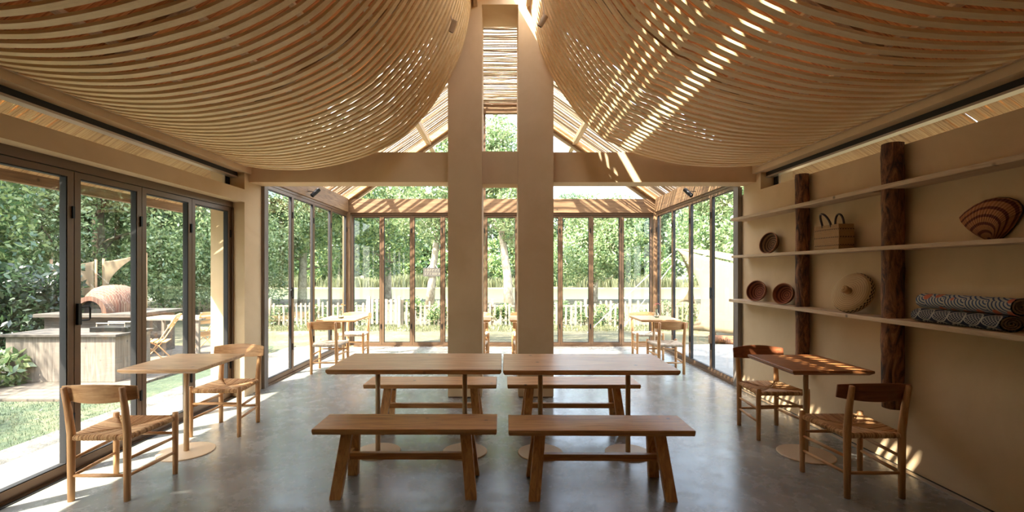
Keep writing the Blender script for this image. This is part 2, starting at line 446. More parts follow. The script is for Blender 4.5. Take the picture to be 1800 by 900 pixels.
def dup(src, loc=None, rz=None, label=None, group=None, scale=None):
    kids = {}
    for o in bpy.data.objects:
        if o.parent: kids.setdefault(o.parent.name, []).append(o)
    def rec(o, par):
        c = o.copy(); COL.objects.link(c); c.parent = par
        for k in kids.get(o.name, []): rec(k, c)
        return c
    r = rec(src, None)
    if loc is not None: r.location = loc
    if rz is not None: r.rotation_euler = (r.rotation_euler.x, r.rotation_euler.y, rz)
    if scale is not None: r.scale = scale if not isinstance(scale, (int, float)) else (scale,) * 3
    if label: r['label'] = label
    if group: r['group'] = group
    elif 'group' in r: del r['group']
    return r
def B(*a): return MB().box(*a)
def S(name, mb, mat, parent=None, **k):
    return mb.build(name, mat, parent, kind=(None if parent else 'structure'), **k)

# ------------------------------------------------------------------ floor, ground
S('floor', B(-3.27, 3.27, -2.6, 9.42, -.12, 0), 'floor_concrete')
S('trim_1', B(3.03, 3.055, -2.6, 6.05, 0, .004), 'gasket')       # dark joint line in the floor along the right wall
S('trim_2', B(2.985, 3.03, -2.6, 6.05, 0, .006), 'aluminium')
S('deck_left', B(-3.87, -3.27, -3, 9.42, -.12, -.005), 'deck_concrete')
S('deck_right', B(3.27, 4.75, -3, 9.42, -.12, -.005), 'deck_concrete')
S('deck_far', B(-3.87, 4.75, 9.42, 9.75, -.12, -.03), 'deck_concrete')
S('gravel_strip', B(-4.25, -3.87, -3, 9.42, -.2, -.03), 'gravel')
S('lawn', B(-40, 40, 9.75, 26, -.4, -.09), 'lawn_grass')
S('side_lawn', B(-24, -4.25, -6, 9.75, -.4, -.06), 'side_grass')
S('side_lawn', B(4.75, 24, -6, 9.75, -.4, -.09), 'lawn_grass')
S('patio', B(-14, -4.9, 5.6, 9.6, -.1, -.03), 'paving')
S('riverbed', B(-90, 90, 26, 53, -1.2, -.9), 'bank_soil')
B(-90, 90, 26, 54, -.9, -.6).build('river', 'water', label='calm greenish river running behind the picket fence', cat='river', kind='stuff')
bk = MB()
bk.hexa([(-90, 53, -1.2), (90, 53, -1.2), (90, 120, -1.2), (-90, 120, -1.2), (-90, 53.4, -.5), (90, 53.4, -.5), (90, 120, 1.6), (-90, 120, 1.6)])
S('far_bank', bk, 'bank_soil')

# ------------------------------------------------------------------ structure of the main room
ZB, ZT = 2.305, 2.455      # left door beam
def zroof(x): return 4.80 - .70 * (abs(x) - .40)
S('wall_right', B(3.06, 3.27, -2.6, 6.05, 0, ZT), 'plaster')
S('wall_left', B(-3.30, -3.04, -2.6, 2.13, 0, ZT), 'plaster')
S('wall_back', MB().box(-3.30, -2.7, -2.72, -2.6, 0, 3.2).box(1.4, 3.27, -2.72, -2.6, 0, 3.2).box(-2.7, 1.4, -2.72, -2.6, 0, 3.2).box(.3, 1.4, -2.72, -2.6, 2.2, 3.2).box(-3.1, 3.1, -2.72, -2.6, 3.2, 4.8), 'plaster')
S('wall_left_beam', B(-3.17, -3.04, 2.13, 5.58, ZB, ZT), 'plaster')
# piers at the end of the main room
S('pier_left', MB().box(-3.44, -3.04, 5.58, 5.97, 0, 3.1), 'plaster')
S('pier_right', MB().box(3.06, 3.44, 5.58, 5.97, ZT, 3.1), 'plaster')
S('steel_post_left', B(-3.09, -3.0, 5.972, 6.07, 0, 2.66), 'grey_wood_z')
S('steel_post_right', B(3.0, 3.055, 6.0, 6.12, 0, 2.56), 'grey_wood_z')
# cross beam
ZC0, ZC1 = 2.56, 2.92
S('cross_beam_left', B(-3.04, -.63, 5.68, 5.97, ZC0, ZC1), 'plaster')
S('cross_beam_right', B(.61, 3.06, 5.68, 5.97, ZC0, ZC1), 'plaster')
S('cross_beam_middle', B(-.235, .195, 5.68, 5.97, ZC0 - .02, ZC1 + .01), 'plaster')
# twin columns
S('column_left', B(-.635, -.235, 5.56, 6.08, 0.012, 4.95), 'plaster')
S('column_right', B(.195, .61, 5.56, 6.08, 0.012, 4.95), 'plaster')
S('column_foot_left', B(-.63, -.24, 5.565, 6.075, 0, .02), 'frame_metal')
S('column_foot_right', B(.2, .605, 5.565, 6.075, 0, .02), 'frame_metal')
S('ridge_beam', B(-.235, .195, 5.56, 6.08, 4.63, 4.95), 'plaster')
# eave beams above the clerestory
for sx, nme in ((-1, 'left'), (1, 'right')):
    a = sorted((sx * 3.01, sx * 3.12)); S('eave_beam_' + nme, B(a[0], a[1], -2.6, 5.97, 2.655, 2.86), 'plaster')
    a = sorted((sx * 3.12, sx * 3.2)); S('eave_track_' + nme, B(a[0], a[1], -2.6, 5.575, 2.61, 2.80), 'track_black')
    a = sorted((sx * 3.21, sx * 3.235)); S('clerestory_rail_' + nme, B(a[0], a[1], -2.6, 5.575, 2.63, 2.66), 'aluminium')
for sx, nme in ((-1, 'left'), (1, 'right')):
    a = sorted((sx * 3.12, sx * 3.2)); S('track_trim_' + nme, B(a[0], a[1], -2.6, 5.575, 2.592, 2.61), 'aluminium')
# clerestory glass with frames
def pane_obj(name, x0, x1, y0, y1, z0, z1, parent): return B(x0, x1, y0, y1, z0, z1).build(name, 'glass', parent)
for k, sx in enumerate((-1, 1)):
    w = empty('window_%d' % (k + 1), (sx * 3.23, 0, 0), kind='structure')
    B(-.004, .004, -2.5, 5.5, ZT + .02, 2.63).build('pane', 'glass', w)
    f = MB().box(-.02, .02, -2.6, 5.56, ZT, ZT + .02)
    f.box(-.02, .02, 5.5, 5.575, ZT, 2.63)
    f.build('window_frame', 'gasket', w)
    B(-.012, .012, 5.485, 5.5, ZT + .02, 2.63).build('window_bead', 'aluminium', w)
# outer wall strip carrying the left clerestory (above the doors)
S('wall_left_outer', B(-3.27, -3.17, -2.6, 5.575, ZB + .02, ZT), 'plaster')

# roofs: matting over the main room
def roof_panel(name, sx, x0, x1, y0, y1, t, mat, lift=0.0):
    L = math.hypot(x1 - x0, .7 * (x1 - x0)); th = math.atan(.7)
    mb = B(0, L, y0, y1, 0, t)
    o = mb.build(name, mat, kind='structure')
    o.location = (sx * x0, 0, zroof(x0) + lift)
    o.rotation_euler = (0, th, 0) if sx > 0 else (0, PI - th, 0)
    if sx < 0:
        # keep thickness upwards
        for v in o.data.vertices: v.co.z = -v.co.z
    return o
for sx in (-1, 1):
    roof_panel('ceiling_mat', sx, .40, 3.10, -2.6, 5.97, .03, 'mat_roof')
    roof_panel('eave_mat', sx, 3.10, 3.98, -2.6, 6.1, .02, 'mat_eave')
    roof_panel('roof_deck', sx, .40, 3.10, -2.6, 5.97, .12, 'grey_wood_y', .04)
S('ridge_cap', MB().box(-.40, .04, -2.6, 5.55, 4.80, 4.86).box(.04, .40, -2.6, 1.1, 4.80, 4.86), 'post_wood_y')
# battens under the matting
for i, x in enumerate((.9, 1.35, 1.8, 2.3, 2.76)):
    for sx in (-1, 1):
        S('ceiling_batten', B(sx * x - .03, sx * x + .03, -2.6, 5.6, zroof(x) - .052, zroof(x) - .022), 'shelf_wood_y')
for i, y in enumerate((.4, 1.9, 3.4, 4.9)):
    for sx in (-1, 1):
        mb = MB()
        p = [(sx * .42, zroof(.42)), (sx * 3.02, zroof(3.02))]
        (xa, za), (xb, zb) = p
        mb.hexa([(xa, y - .03, za - .1), (xb, y - .03, zb - .1), (xb, y + .03, zb - .1), (xa, y + .03, za - .1),
                 (xa, y - .03, za - .055), (xb, y - .03, zb - .055), (xb, y + .03, zb - .055), (xa, y + .03, za - .055)])
        S('ceiling_rafter', mb, 'post_wood_x')
# eave fascia outside
S('trim_3', B(-4.02, -3.96, -2.6, 6.1, 2.22, 2.34), 'post_wood_y')
S('trim_4', B(3.96, 4.02, -2.6, 6.1, 2.22, 2.34), 'post_wood_y')

# ------------------------------------------------------------------ bay roof of bamboo canes
rnd = random.Random(4)
def cane_roof(sx):
    mb = MB(); y = 6.03
    while y < 9.95:
        r = rnd.uniform(.010, .0155); j = rnd.uniform(-.008, .008)
        pts = []
        for k in range(6):
            x = .36 + (3.16 - .36) * k / 5
            pts.append((sx * x, y + j + rnd.uniform(-.007, .007), zroof(x) + .015 + rnd.uniform(-.006, .006)))
        mb.tube(pts, [r * rnd.uniform(.85, 1.1) for _ in pts], 6)
        y += r * 2 + rnd.choice((0.002, .010, .020, .032, .042))
    return mb
S('bay_roof_left', cane_roof(-1), 'bamboo_cane', smooth=True)
S('bay_roof_right', cane_roof(1), 'bamboo_cane', smooth=True)
mb = MB(); y = 6.10
while y < 9.95:
    r = rnd.uniform(.012, .02)
    mb.tube([(x, y + rnd.uniform(-.008, .008), 4.80 + rnd.uniform(-.006, .006)) for x in (-.42, -.2, 0, .2, .42)], r, 6)
    y += 2 * r + rnd.choice((.01, .02, .035, .05))
S('bay_roof_ridge', mb, 'bamboo_cane', smooth=True)
for x in (1.44, 2.45):
    for sx in (-1, 1):
        S('bay_purlin', B(sx * x - .045, sx * x + .045, 6.1, 9.9, zroof(x) - .10, zroof(x) - .012), 'shelf_wood_y')
for sx in (-1, 1):
    S('bay_ridge_purlin', B(min(sx * .39, sx * .45), max(sx * .39, sx * .45), 6.1, 9.9, 4.62, 4.755), 'post_wood_y')
    # rake beams of the far gable (two layers)
    for (y0, y1, d0, d1, mt) in ((9.30, 9.42, -.16, -.02, 'post_wood_x'), (9.22, 9.30, -.10, -.02, 'table_wood_x')):
        xa, xb = .40, 3.12; mb = MB()
        mb.hexa([(sx * xa, y0, zroof(xa) + d0), (sx * xb, y0, zroof(xb) + d0), (sx * xb, y1, zroof(xb) + d0), (sx * xa, y1, zroof(xa) + d0),
                 (sx * xa, y0, zroof(xa) + d1), (sx * xb, y0, zroof(xb) + d1), (sx * xb, y1, zroof(xb) + d1), (sx * xa, y1, zroof(xa) + d1)])
        S('gable_rake', mb, mt)
S('gable_tie', B(-.40, .40, 9.30, 9.42, 4.60, 4.765), 'post_wood_x')
# side headers of the bay
for sx, nme in ((-1, 'left'), (1, 'right')):
    a = sorted((sx * 3.0, sx * 3.1)); S('bay_header_' + nme, B(a[0], a[1], 6.0, 9.24, 2.64, 2.90), 'post_wood_y')
S('far_header', B(-3.06, 3.06, 9.26, 9.40, 2.63, 2.90), 'post_wood_x')
for sx, nme in ((-1, 'left'), (1, 'right')):
    mb = MB(); a = sorted((sx * 2.98, sx * 3.12)); mb.box(a[0], a[1], 9.25, 9.41, 0, 2.63)
    S('bay_corner_post_' + nme, mb, 'post_wood_z')

# ------------------------------------------------------------------ glazed doors
dn = [0]
def leaf(axis, pos, a, b_, z0, z1, handle=0, sw=.045, dp=.05, gz=True, hinge_in=1):
    """one glazed leaf. axis 'x': leaf in the plane X=pos running along Y from a to b_; axis 'y': plane Y=pos running along X."""
    dn[0] += 1
    e = empty('door_%d' % dn[0], (pos, (a + b_) / 2, 0) if axis == 'x' else ((a + b_) / 2, pos, 0), kind='structure')
    h = (b_ - a) / 2 - .003
    def bx(mb, u0, u1, d0, d1, zz0, zz1):
        if axis == 'x': mb.box(d0, d1, u0, u1, zz0, zz1)
        else: mb.box(u0, u1, d0, d1, zz0, zz1)
    f = MB()
    bx(f, -h, -h + sw, -dp / 2, dp / 2, z0, z1); bx(f, h - sw, h, -dp / 2, dp / 2, z0, z1)
    bx(f, -h + sw, h - sw, -dp / 2, dp / 2, z0, z0 + .05); bx(f, -h + sw, h - sw, -dp / 2, dp / 2, z1 - .045, z1)
    f.build('door_frame', 'frame_metal', e)
    g = MB(); t = dp / 2 - .006
    bx(g, -h + sw, -h + sw + .008, -t, t, z0 + .05, z1 - .045); bx(g, h - sw - .008, h - sw, -t, t, z0 + .05, z1 - .045)
    bx(g, -h + sw, h - sw, -t, t, z0 + .05, z0 + .058); bx(g, -h + sw, h - sw, -t, t, z1 - .053, z1 - .045)
    g.build('gasket', 'gasket', e)
    p = MB(); bx(p, -h + sw + .002, h - sw - .002, -.004, .004, z0 + .052, z1 - .047); p.build('pane', 'glass', e)
    if handle:
        u = (-h + sw / 2) if handle in (1, 2) else (h - sw / 2)
        du = .085 if handle in (1, ) else -.085 if handle == 3 else .085
        s = hinge_in * (dp / 2 + .02)
        hb = MB(); P = [(u, 0), (u, s), (u + du * .8, s), (u + du, s)]
        z_a, z_b = 1.12, 1.22
        pts = [(u, s * .6, z_b), (u + du * .9, s, z_b), (u + du, s, z_b - .012), (u + du, s, z_a + .012), (u + du * .9, s, z_a), (u, s * .6, z_a)]
        pts = [(q[1], q[0], q[2]) if axis == 'x' else q for q in pts]
        hb.tube(pts, .006, 8)
        bx(hb, u - .014, u + .014, min(hinge_in * dp / 2, hinge_in * (dp / 2 + .02)), max(hinge_in * dp / 2, hinge_in * (dp / 2 + .02)), 1.09, 1.25)
        hb.build('door_handle', 'dark_metal', e, smooth=False)
    # hinges / bolts on one stile
    k = MB(); s0, s1 = sorted((hinge_in * dp / 2, hinge_in * (dp / 2 + .012)))
    for zz in (.35, z1 - .35): bx(k, h - .02, h - .002, s0, s1, zz, zz + .09)
    k.build('hinge', 'dark_metal', e)
    return e
ys = [2.15, 2.83, 3.518, 4.18, 4.855, 5.555]
for i in range(5):
    leaf('x', -3.215, ys[i], ys[i + 1], .03, 2.235, handle=(1 if i == 2 else 0), sw=.05, dp=.06)
S('door_header_left', B(-3.26, -3.175, 2.13, 5.575, 2.24, 2.325), 'frame_metal')
S('door_sill_left', MB().box(-3.27, -3.16, 2.13, 5.575, 0, .012).box(-3.235, -3.195, 2.13, 5.575, .012, .026), 'frame_metal')
S('door_sill_gap_left', B(-3.16, -3.135, 2.13, 5.575, 0, .006), 'gasket')
S('door_jamb_left', B(-3.26, -3.165, 5.556, 5.578, .026, 2.24), 'frame_metal')
yb = [6.09, 6.85, 7.62, 8.40, 9.235]
for sx in (-1, 1):
    for i in range(4):
        leaf('x', sx * 3.055, yb[i], yb[i + 1], .03, 2.60, handle=(3 if i == 0 else 0), sw=.03, dp=.05, hinge_in=-sx)
    S('bay_sill', B(sx * 3.055 - .045, sx * 3.055 + .045, 6.12 if sx > 0 else 6.07, 9.25, 0, .026), 'frame_metal')
    S('bay_head', B(sx * 3.055 - .035, sx * 3.055 + .035, 6.125 if sx > 0 else 6.075, 9.24, 2.602, 2.638), 'frame_metal')
xf = [-2.965, -2.365, -1.765, -1.165, -.74, -.33, .31, .74, 1.155, 1.76, 2.36, 2.965]
for i in range(11):
    leaf('y', 9.33, xf[i], xf[i + 1], .03, 2.585, sw=.04, dp=.05, hinge_in=-1)
S('far_sill', B(-2.98, 2.98, 9.28, 9.38, 0, .026), 'frame_metal')
S('far_head', B(-2.975, 2.975, 9.285, 9.375, 2.588, 2.628), 'frame_metal')
# gable window above the far header
gw = empty('window_3', (0, 9.36, 0), kind='structure')
poly = [(-2.6, 2.93), (2.6, 2.93), (.42, zroof(.42) - .18), (-.42, zroof(.42) - .18)]
mb = MB(); mb.v = [(x, -.004, z) for x, z in poly] + [(x, .004, z) for x, z in poly]
mb.f = [(0, 1, 2, 3), (7, 6, 5, 4), (0, 4, 5, 1), (1, 5, 6, 2), (2, 6, 7, 3), (3, 7, 4, 0)]
mb.build('pane', 'glass', gw)
B(-.36, -.32, -.03, .03, 2.90, 4.6).build('mullion', 'frame_metal', gw); B(.30, .34, -.03, .03, 2.90, 4.6).build('mullion', 'frame_metal', gw)

# ------------------------------------------------------------------ the two draped slat canopies
left_curve = [(-3.02, 2.735), (-2.95, 2.712), (-2.82, 2.69), (-2.685, 2.676), (-2.508, 2.667), (-2.267, 2.671), (-2.029, 2.704), (-1.786, 2.758), (-1.497, 2.852), (-1.162, 3.03), (-.93, 3.25), (-.765, 3.463), (-.62, 3.706), (-.51, 3.942), (-.44, 4.159), (-.39, 4.40), (-.362, 4.60), (-.355, 4.74)]
right_curve = [(3.02, 2.735), (2.9, 2.716), (2.7, 2.704), (2.42, 2.706), (2.18, 2.722), (1.957, 2.752), (1.57, 2.852), (1.3, 2.972), (1.18, 3.03), (.93, 3.25), (.77, 3.463), (.60, 3.72), (.49, 3.95), (.42, 4.159), (.365, 4.40), (.345, 4.60), (.34, 4.74)]
def smooth_path(p, n=5):
    out = []
    for i in range(len(p) - 1):
        p0 = p[max(i - 1, 0)]; p1 = p[i]; p2 = p[i + 1]; p3 = p[min(i + 2, len(p) - 1)]
        for k in range(n):
            t = k / n
            out.append(tuple(.5 * (2 * p1[d] + (p2[d] - p0[d]) * t + (2 * p0[d] - 5 * p1[d] + 4 * p2[d] - p3[d]) * t * t + (3 * p1[d] - p0[d] - 3 * p2[d] + p3[d]) * t ** 3) for d in (0, 1)))
    out.append(p[-1]); return out
for sx, curve, lab in ((-1, left_curve, 'draped canopy of pale wooden slats hanging over the left half of the room'),
                       (1, right_curve, 'draped canopy of pale wooden slats hanging over the right half of the room')):
    c = empty('slat_canopy', (sx * 1.7, 3.3, 2.7), label=lab, cat='ceiling canopy')
    path = [(x - sx * 1.7, z - 2.7) for x, z in smooth_path(curve)]
    base = MB().strip(path, .049, .018).build('slat', 'slat_wood_x', c)
    n = 52
    for i in range(n):
        y = 5.44 - i * .1
        o = base if i == 0 else base.copy()
        if i: COL.objects.link(o); o.parent = c
        o.location = (0, y - 3.3 + rnd.uniform(-.002, .002), rnd.uniform(-.002, .002))
    a = sorted((sx * 2.985 - sx * 1.7, sx * 3.008 - sx * 1.7))
    B(a[0], a[1], -5.0, 2.26, .015, .075).build('rail', 'shelf_wood_y', c)
    a = sorted((sx * .285 - sx * 1.7, sx * .33 - sx * 1.7))
    B(a[0], a[1], -5.0, 2.25, 1.90, 2.075).build('rail', 'shelf_wood_y', c)

# ------------------------------------------------------------------ shelves and log posts
def log(y, z0, z1, r, label, seed):
    rr = random.Random(seed); mb = MB(); n = 18; m = 40
    for i in range(m + 1):
        z = z0 + (z1 - z0) * i / m
        for k in range(n):
            a = 2 * PI * k / n
            q = r * (1 + .05 * math.sin(3 * a + i * .3 + seed) + .035 * math.sin(7 * a - i * .9) + rr.uniform(-.02, .02) + (.0 if i % 9 else .03))
            mb.v.append((q * math.cos(a), q * math.sin(a) + .004 * math.sin(i * .35), z - z0))
    for i in range(m):
        for k in range(n):
            k2 = (k + 1) % n
            mb.f.append((i * n + k, i * n + k2, (i + 1) * n + k2, (i + 1) * n + k))
    mb.f.append(tuple(reversed(range(n)))); mb.f.append(tuple(m * n + k for k in range(n)))
    mb.build('log_post', 'log_bark', loc=(3.058 - r * 1.09, y, z0), smooth=True, label=label, cat='wooden post')
log(3.60, .453, 2.465, .070, 'thick rough log post with dark knots, nearer of the two on the right wall', 3)
log(4.70, .50, 2.455, .060, 'slimmer reddish log post behind the basket bag, farther one on the right wall', 8)
for z, th, nm_, ends in ((2.108, .035, 'pale wooden wall shelf, topmost and empty', 5.90), (1.652, .03, 'pale middle wall shelf holding the handbag and scallop basket', 5.88), (1.105, .035, 'pale lowest wall shelf holding rolled rugs and the straw hat', 5.95)):
    x0, x1 = 2.86, 3.058; gap = .083
    poly = [(x0, 1.6), (x1, 1.6)]
    for (yc, r) in ((3.60, .082), (4.70, .072)):
        poly += [(x1, yc - r), (x1 - 2 * r - .012 + .0, yc - r), (x1 - 2 * r - .012, yc + r), (x1, yc + r)]
    poly += [(x1, ends), (x0, ends)]
    mb = MB().prism(poly, 0, th)
    mb.build('wall_shelf', 'shelf_wood_y', loc=(0, 0, z), bevel=.004, label=nm_, cat='shelf')

# ------------------------------------------------------------------ furniture
def slab(L, D, z0, z1, inset=.012):
    mb = MB()
    i = inset; h = (z1 - z0)
    lay = [(-i * 1.2, z0), (-0, z0 + h * .45), (0, z1)]
    for k in range(2):
        a, za = lay[k]; b, zb = lay[k + 1]
        mb.v += []
    # three-layer outline, chamfered below
    X, Y = L / 2, D / 2
    vs = []
    for dx, z in ((-i, z0), (0, z0 + h * .5), (0, z1 - .003), (-.003, z1)):
        vs += [(-X - dx, -Y - dx, z), (X + dx, -Y - dx, z), (X + dx, Y + dx, z), (-X - dx, Y + dx, z)]
    mb.v = vs
    for k in range(3):
        for e in range(4):
            e2 = (e + 1) % 4; mb.f.append((k * 4 + e, k * 4 + e2, (k + 1) * 4 + e2, (k + 1) * 4 + e))
    mb.f.append((3, 2, 1, 0)); mb.f.append((12, 13, 14, 15))
    return mb
def make_bench():
    t = empty('bench', label='x', cat='bench')
    slab(1.225, .335, .412, .45, .004).build('seat', 'bench_wood_x', t, bevel=.003)
    for sx in (-1, 1):
        for sy in (-1, 1):
            xt, xb = sx * .40, sx * .445; yt, yb_ = sy * .085, sy * .185; w, d = .037, .024
            MB().hexa([(xb - w, yb_ - d, 0), (xb + w, yb_ - d, 0), (xb + w, yb_ + d, 0), (xb - w, yb_ + d, 0),
                       (xt - w, yt - d, .411), (xt + w, yt - d, .411), (xt + w, yt + d, .411), (xt - w, yt + d, .411)]).build('leg', 'bench_wood_z', t, bevel=.003)
        B(sx * .425 - .018, sx * .425 + .018, -.115, .115, .185, .225).build('cross_rail', 'bench_wood_y', t, bevel=.002)
    B(-.405, .405, -.02, .02, .19, .235).build('stretcher', 'bench_wood_x', t, bevel=.002)
    return t
b0 = make_bench(); b0.location = (-.645, 3.285, 0); b0['label'] = 'wooden bench nearest the camera on the left, before the long table'
dup(b0, (.658, 3.26, 0), R(-.6), 'wooden bench nearest the camera on the right, before the long table')
dup(b0, (-.66, 4.50, 0), 0, 'wooden bench behind the left long table, at the left column foot')
dup(b0, (.665, 4.50, 0), R(-.3), 'wooden bench behind the right long table, at the right column foot')

def pedestal(t, x, y, ztop, r=.2, pr=.02):
    b = MB().lathe([(0, 0), (r, 0), (r, .006), (r - .004, .01), (0, .012)], 48, (x, y, 0)).build('base', 'beige_metal', t, smooth=False)
    MB().tube([(x, y, .012), (x, y, ztop)], pr, 20).build('pole', 'pole_metal', t, smooth=True)
    B(x - .09, x + .09, y - .06, y + .06, ztop, ztop + .004).build('mounting_plate', 'dark_metal', t)
def long_table(loc, rz, label, L=1.325):
    t = empty('dining_table', loc, rz, label=label, cat='table')
    slab(L, .70, .714, .752, .012).build('tabletop', 'table_wood_x' if 0 else 'bench_top_x', t, bevel=.002)
    for x in (-.358, .36): pedestal(t, x, 0, .71, .185)
    return t
wood('bench_top_x', (176, 124, 72), (218, 168, 110), (234, 194, 140), 0, .36)
lt = long_table((-.665, 3.90, 0), 0, 'long wooden table on two pedestals, left of the middle pair')
dup(lt, (.675, 3.875, 0), R(-.5), 'long wooden table on two pedestals, right of the middle pair')
def cafe_table(loc, rz, label, mat='table_wood_x', group=None):
    t = empty('cafe_table', loc, rz, label=label, cat='table')
    slab(.60, .68, .716, .752, .022).build('tabletop', mat, t, bevel=.002)
    pedestal(t, 0, 0, .712, .21)
    return t
wood('dark_top_x', (130, 80, 42), (166, 108, 62), (188, 134, 86), 0, .4)
cafe_table((-2.605, 3.90, 0), R(1.0), 'square light wooden pedestal table by the left glass doors')
cafe_table((2.475, 3.845, 0), R(-1.5), 'warm wooden pedestal table below the right wall shelves, dappled with sun', 'dark_top_x')
ft = cafe_table((-2.50, 7.45, 0), 0, 'pedestal table in the far left corner holding a glass vase', 'chair_wood_x')
dup(ft, (2.40, 7.45, 0), 0, 'pedestal table in the far right corner holding pink flowers')
dup(ft, (-.47, 7.45, 0), 0, 'far pedestal table mostly hidden behind the left column')
dup(ft, (.42, 7.45, 0), 0, 'far pedestal table mostly hidden behind the right column')

def make_chair(wmat, backmat, seatmat):
    t = empty('dining_chair', label='x', cat='chair')
    FW, RW, D = .215, .18, .205      # faces +Y
    for sx in (-1, 1):
        MB().tube([(sx * FW, D, 0), (sx * FW, D, .12), (sx * FW, D, .40), (sx * FW, D, .452)], [.017, .0185, .021, .019], 14).build('leg', wmat + '_z', t, smooth=True)
        MB().tube([(sx * RW, -D, 0), (sx * RW, -D, .20), (sx * RW, -D, .44), (sx * (RW + .002), -D - .02, .60), (sx * (RW + .004), -D - .05, .748)], [.019, .021, .0235, .021, .017], 14).build('leg', wmat + '_z', t, smooth=True)
        # side stretchers
        for z in (.16, .27):
            MB().tube([(sx * RW, -D, z), (sx * (FW + RW) / 2, 0, z), (sx * FW, D, z)], [.009, .0125, .009], 10).build('stretcher', wmat + '_y', t, smooth=True)
    MB().tube([(-FW, D, .30), (0, D, .30), (FW, D, .30)], [.009, .0125, .009], 10).build('stretcher', wmat + '_x', t, smooth=True)
    MB().tube([(-RW, -D, .165), (0, -D, .165), (RW, -D, .165)], [.009, .0125, .009], 10).build('stretcher', wmat + '_x', t, smooth=True)
    # curved back board, in front of the posts
    mb = MB(); n = 16; th = .013
    for i in range(n + 1):
        u = -1 + 2 * i / n; x = u * .242
        yb_ = -D - .026 + .052 * u * u - .012
        zt = .768 - .020 * u * u ; zb = .640 + .020 * u * u - .0
        for (dy, z) in ((.0, zb), (.0, zt), (th, zt), (th, zb)):
            lean = -(z - .65) * .17
            mb.v.append((x, yb_ + dy + lean, z))
    for i in range(n):
        for k in range(4):
            k2 = (k + 1) % 4; mb.f.append((i * 4 + k, i * 4 + k2, (i + 1) * 4 + k2, (i + 1) * 4 + k))
    mb.f.append((3, 2, 1, 0)); mb.f.append(tuple(n * 4 + k for k in range(4)))
    mb.build('backrest', backmat + '_x', t, bevel=.004)
    # woven seat
    mb = MB(); rr = random.Random(5); r = .0042; zr = .428
    fr, re = Vector((0, D)), Vector((0, -D))
    cy0 = -.008
    ridge = .035
    def sag(x, y):
        e = min(1, max(0, min((D - abs(y)) / .19, (.2 - abs(x)) / .19)))
        return zr - .022 * math.sin(e * PI / 2)
    def strand(p_out, dirn, inner, w):
        # p_out: (x,y) on the rail line, dirn outward unit, inner: inner endpoint
        ox, oy = p_out; dx, dy = dirn
        rg = .016; zc = zr - rg
        pts = []
        pts.append((ox - dx * .05, oy - dy * .05, zc - .012))
        for a in (-80, -20, 30, 80):
            pts.append((ox + dx * rg * math.cos(R(a)), oy + dy * rg * math.cos(R(a)), zc + rg * math.sin(R(a))))
        ix, iy = inner
        for k in (.3, .65, 1.0):
            x = ox + (ix - ox) * k; y = oy + (iy - oy) * k
            pts.append((x, y, sag(x, y)))
        jj = rr.uniform(-.0016, .0016)
        pts = [(x + jj * dy, y + jj * dx, z + rr.uniform(-.0012, .0012)) for x, y, z in pts]
        mb.tube(pts, w, 5)
    # front and rear sectors
    for s in (1, -1):
        W = FW - .018 if s > 0 else RW - .02
        n = int(2 * W / .0078)
        for i in range(n):
            x = -W + 2 * W * (i + .5) / n
            depth = D * (1 - (abs(x) / W)) * .93 + .0
            inner_y = s * (D - min(D * .96, (W - abs(x)) * (D / W)))
            strand((x, s * D), (0, s), (x * .985, inner_y), r)
    for s in (1, -1):
        n = int(2 * (D - .02) / .0078)
        for i in range(n):
            y = -(D - .02) + 2 * (D - .02) * (i + .5) / n
            xe = RW + (FW - RW) * (y + D) / (2 * D)
            k = 1 - abs(y) / D
            strand((s * xe, y), (s, 0), (s * (xe * (1 - k)), y), r)
    mb.build('seat', seatmat, t, smooth=True)
    return t
ca = make_chair('chair_wood', 'chair_wood', 'rush')
ca.location = (-2.62, 3.275, 0); ca.rotation_euler.z = R(.8)
ca['label'] = 'light wooden chair with rush seat, nearest the camera by the glass doors'
dup(ca, (-2.585, 4.455, 0), R(181), 'light wooden chair with rush seat, facing us behind the left table')
cc = make_chair('warm_wood' if 0 else 'chair_wood', 'red_wood', 'rush')
cc.location = (2.455, 3.315, 0); cc.rotation_euler.z = R(0)
cc['label'] = 'chair with reddish back and rush seat, nearest the camera on the right'
dup(cc, (2.48, 4.37, 0), R(180), 'chair with reddish back, facing us at the far end of the right table')
ce = make_chair('chair_wood', 'chair_wood', 'pale_cord')
ce.location = (-2.565, 7.01, 0)
ce['label'] = 'small pale chair with its back to us in the far left corner'
dup(ce, (-2.53, 8.09, 0), R(180), 'pale chair facing us behind the far left corner table')
dup(ce, (2.445, 7.01, 0), 0, 'small pale chair with its back to us in the far right corner')
dup(ce, (2.48, 8.09, 0), R(180), 'pale chair facing us behind the far right corner table')
dup(ce, (-.44, 7.01, 0), 0, 'near chair seen edge-on past the left column')
dup(ce, (-.44, 8.09, 0), R(180), 'far chair seen edge-on past the left column')
dup(ce, (.40, 7.01, 0), 0, 'near chair seen edge-on past the right column')
dup(ce, (.40, 8.09, 0), R(180), 'far chair seen edge-on past the right column')

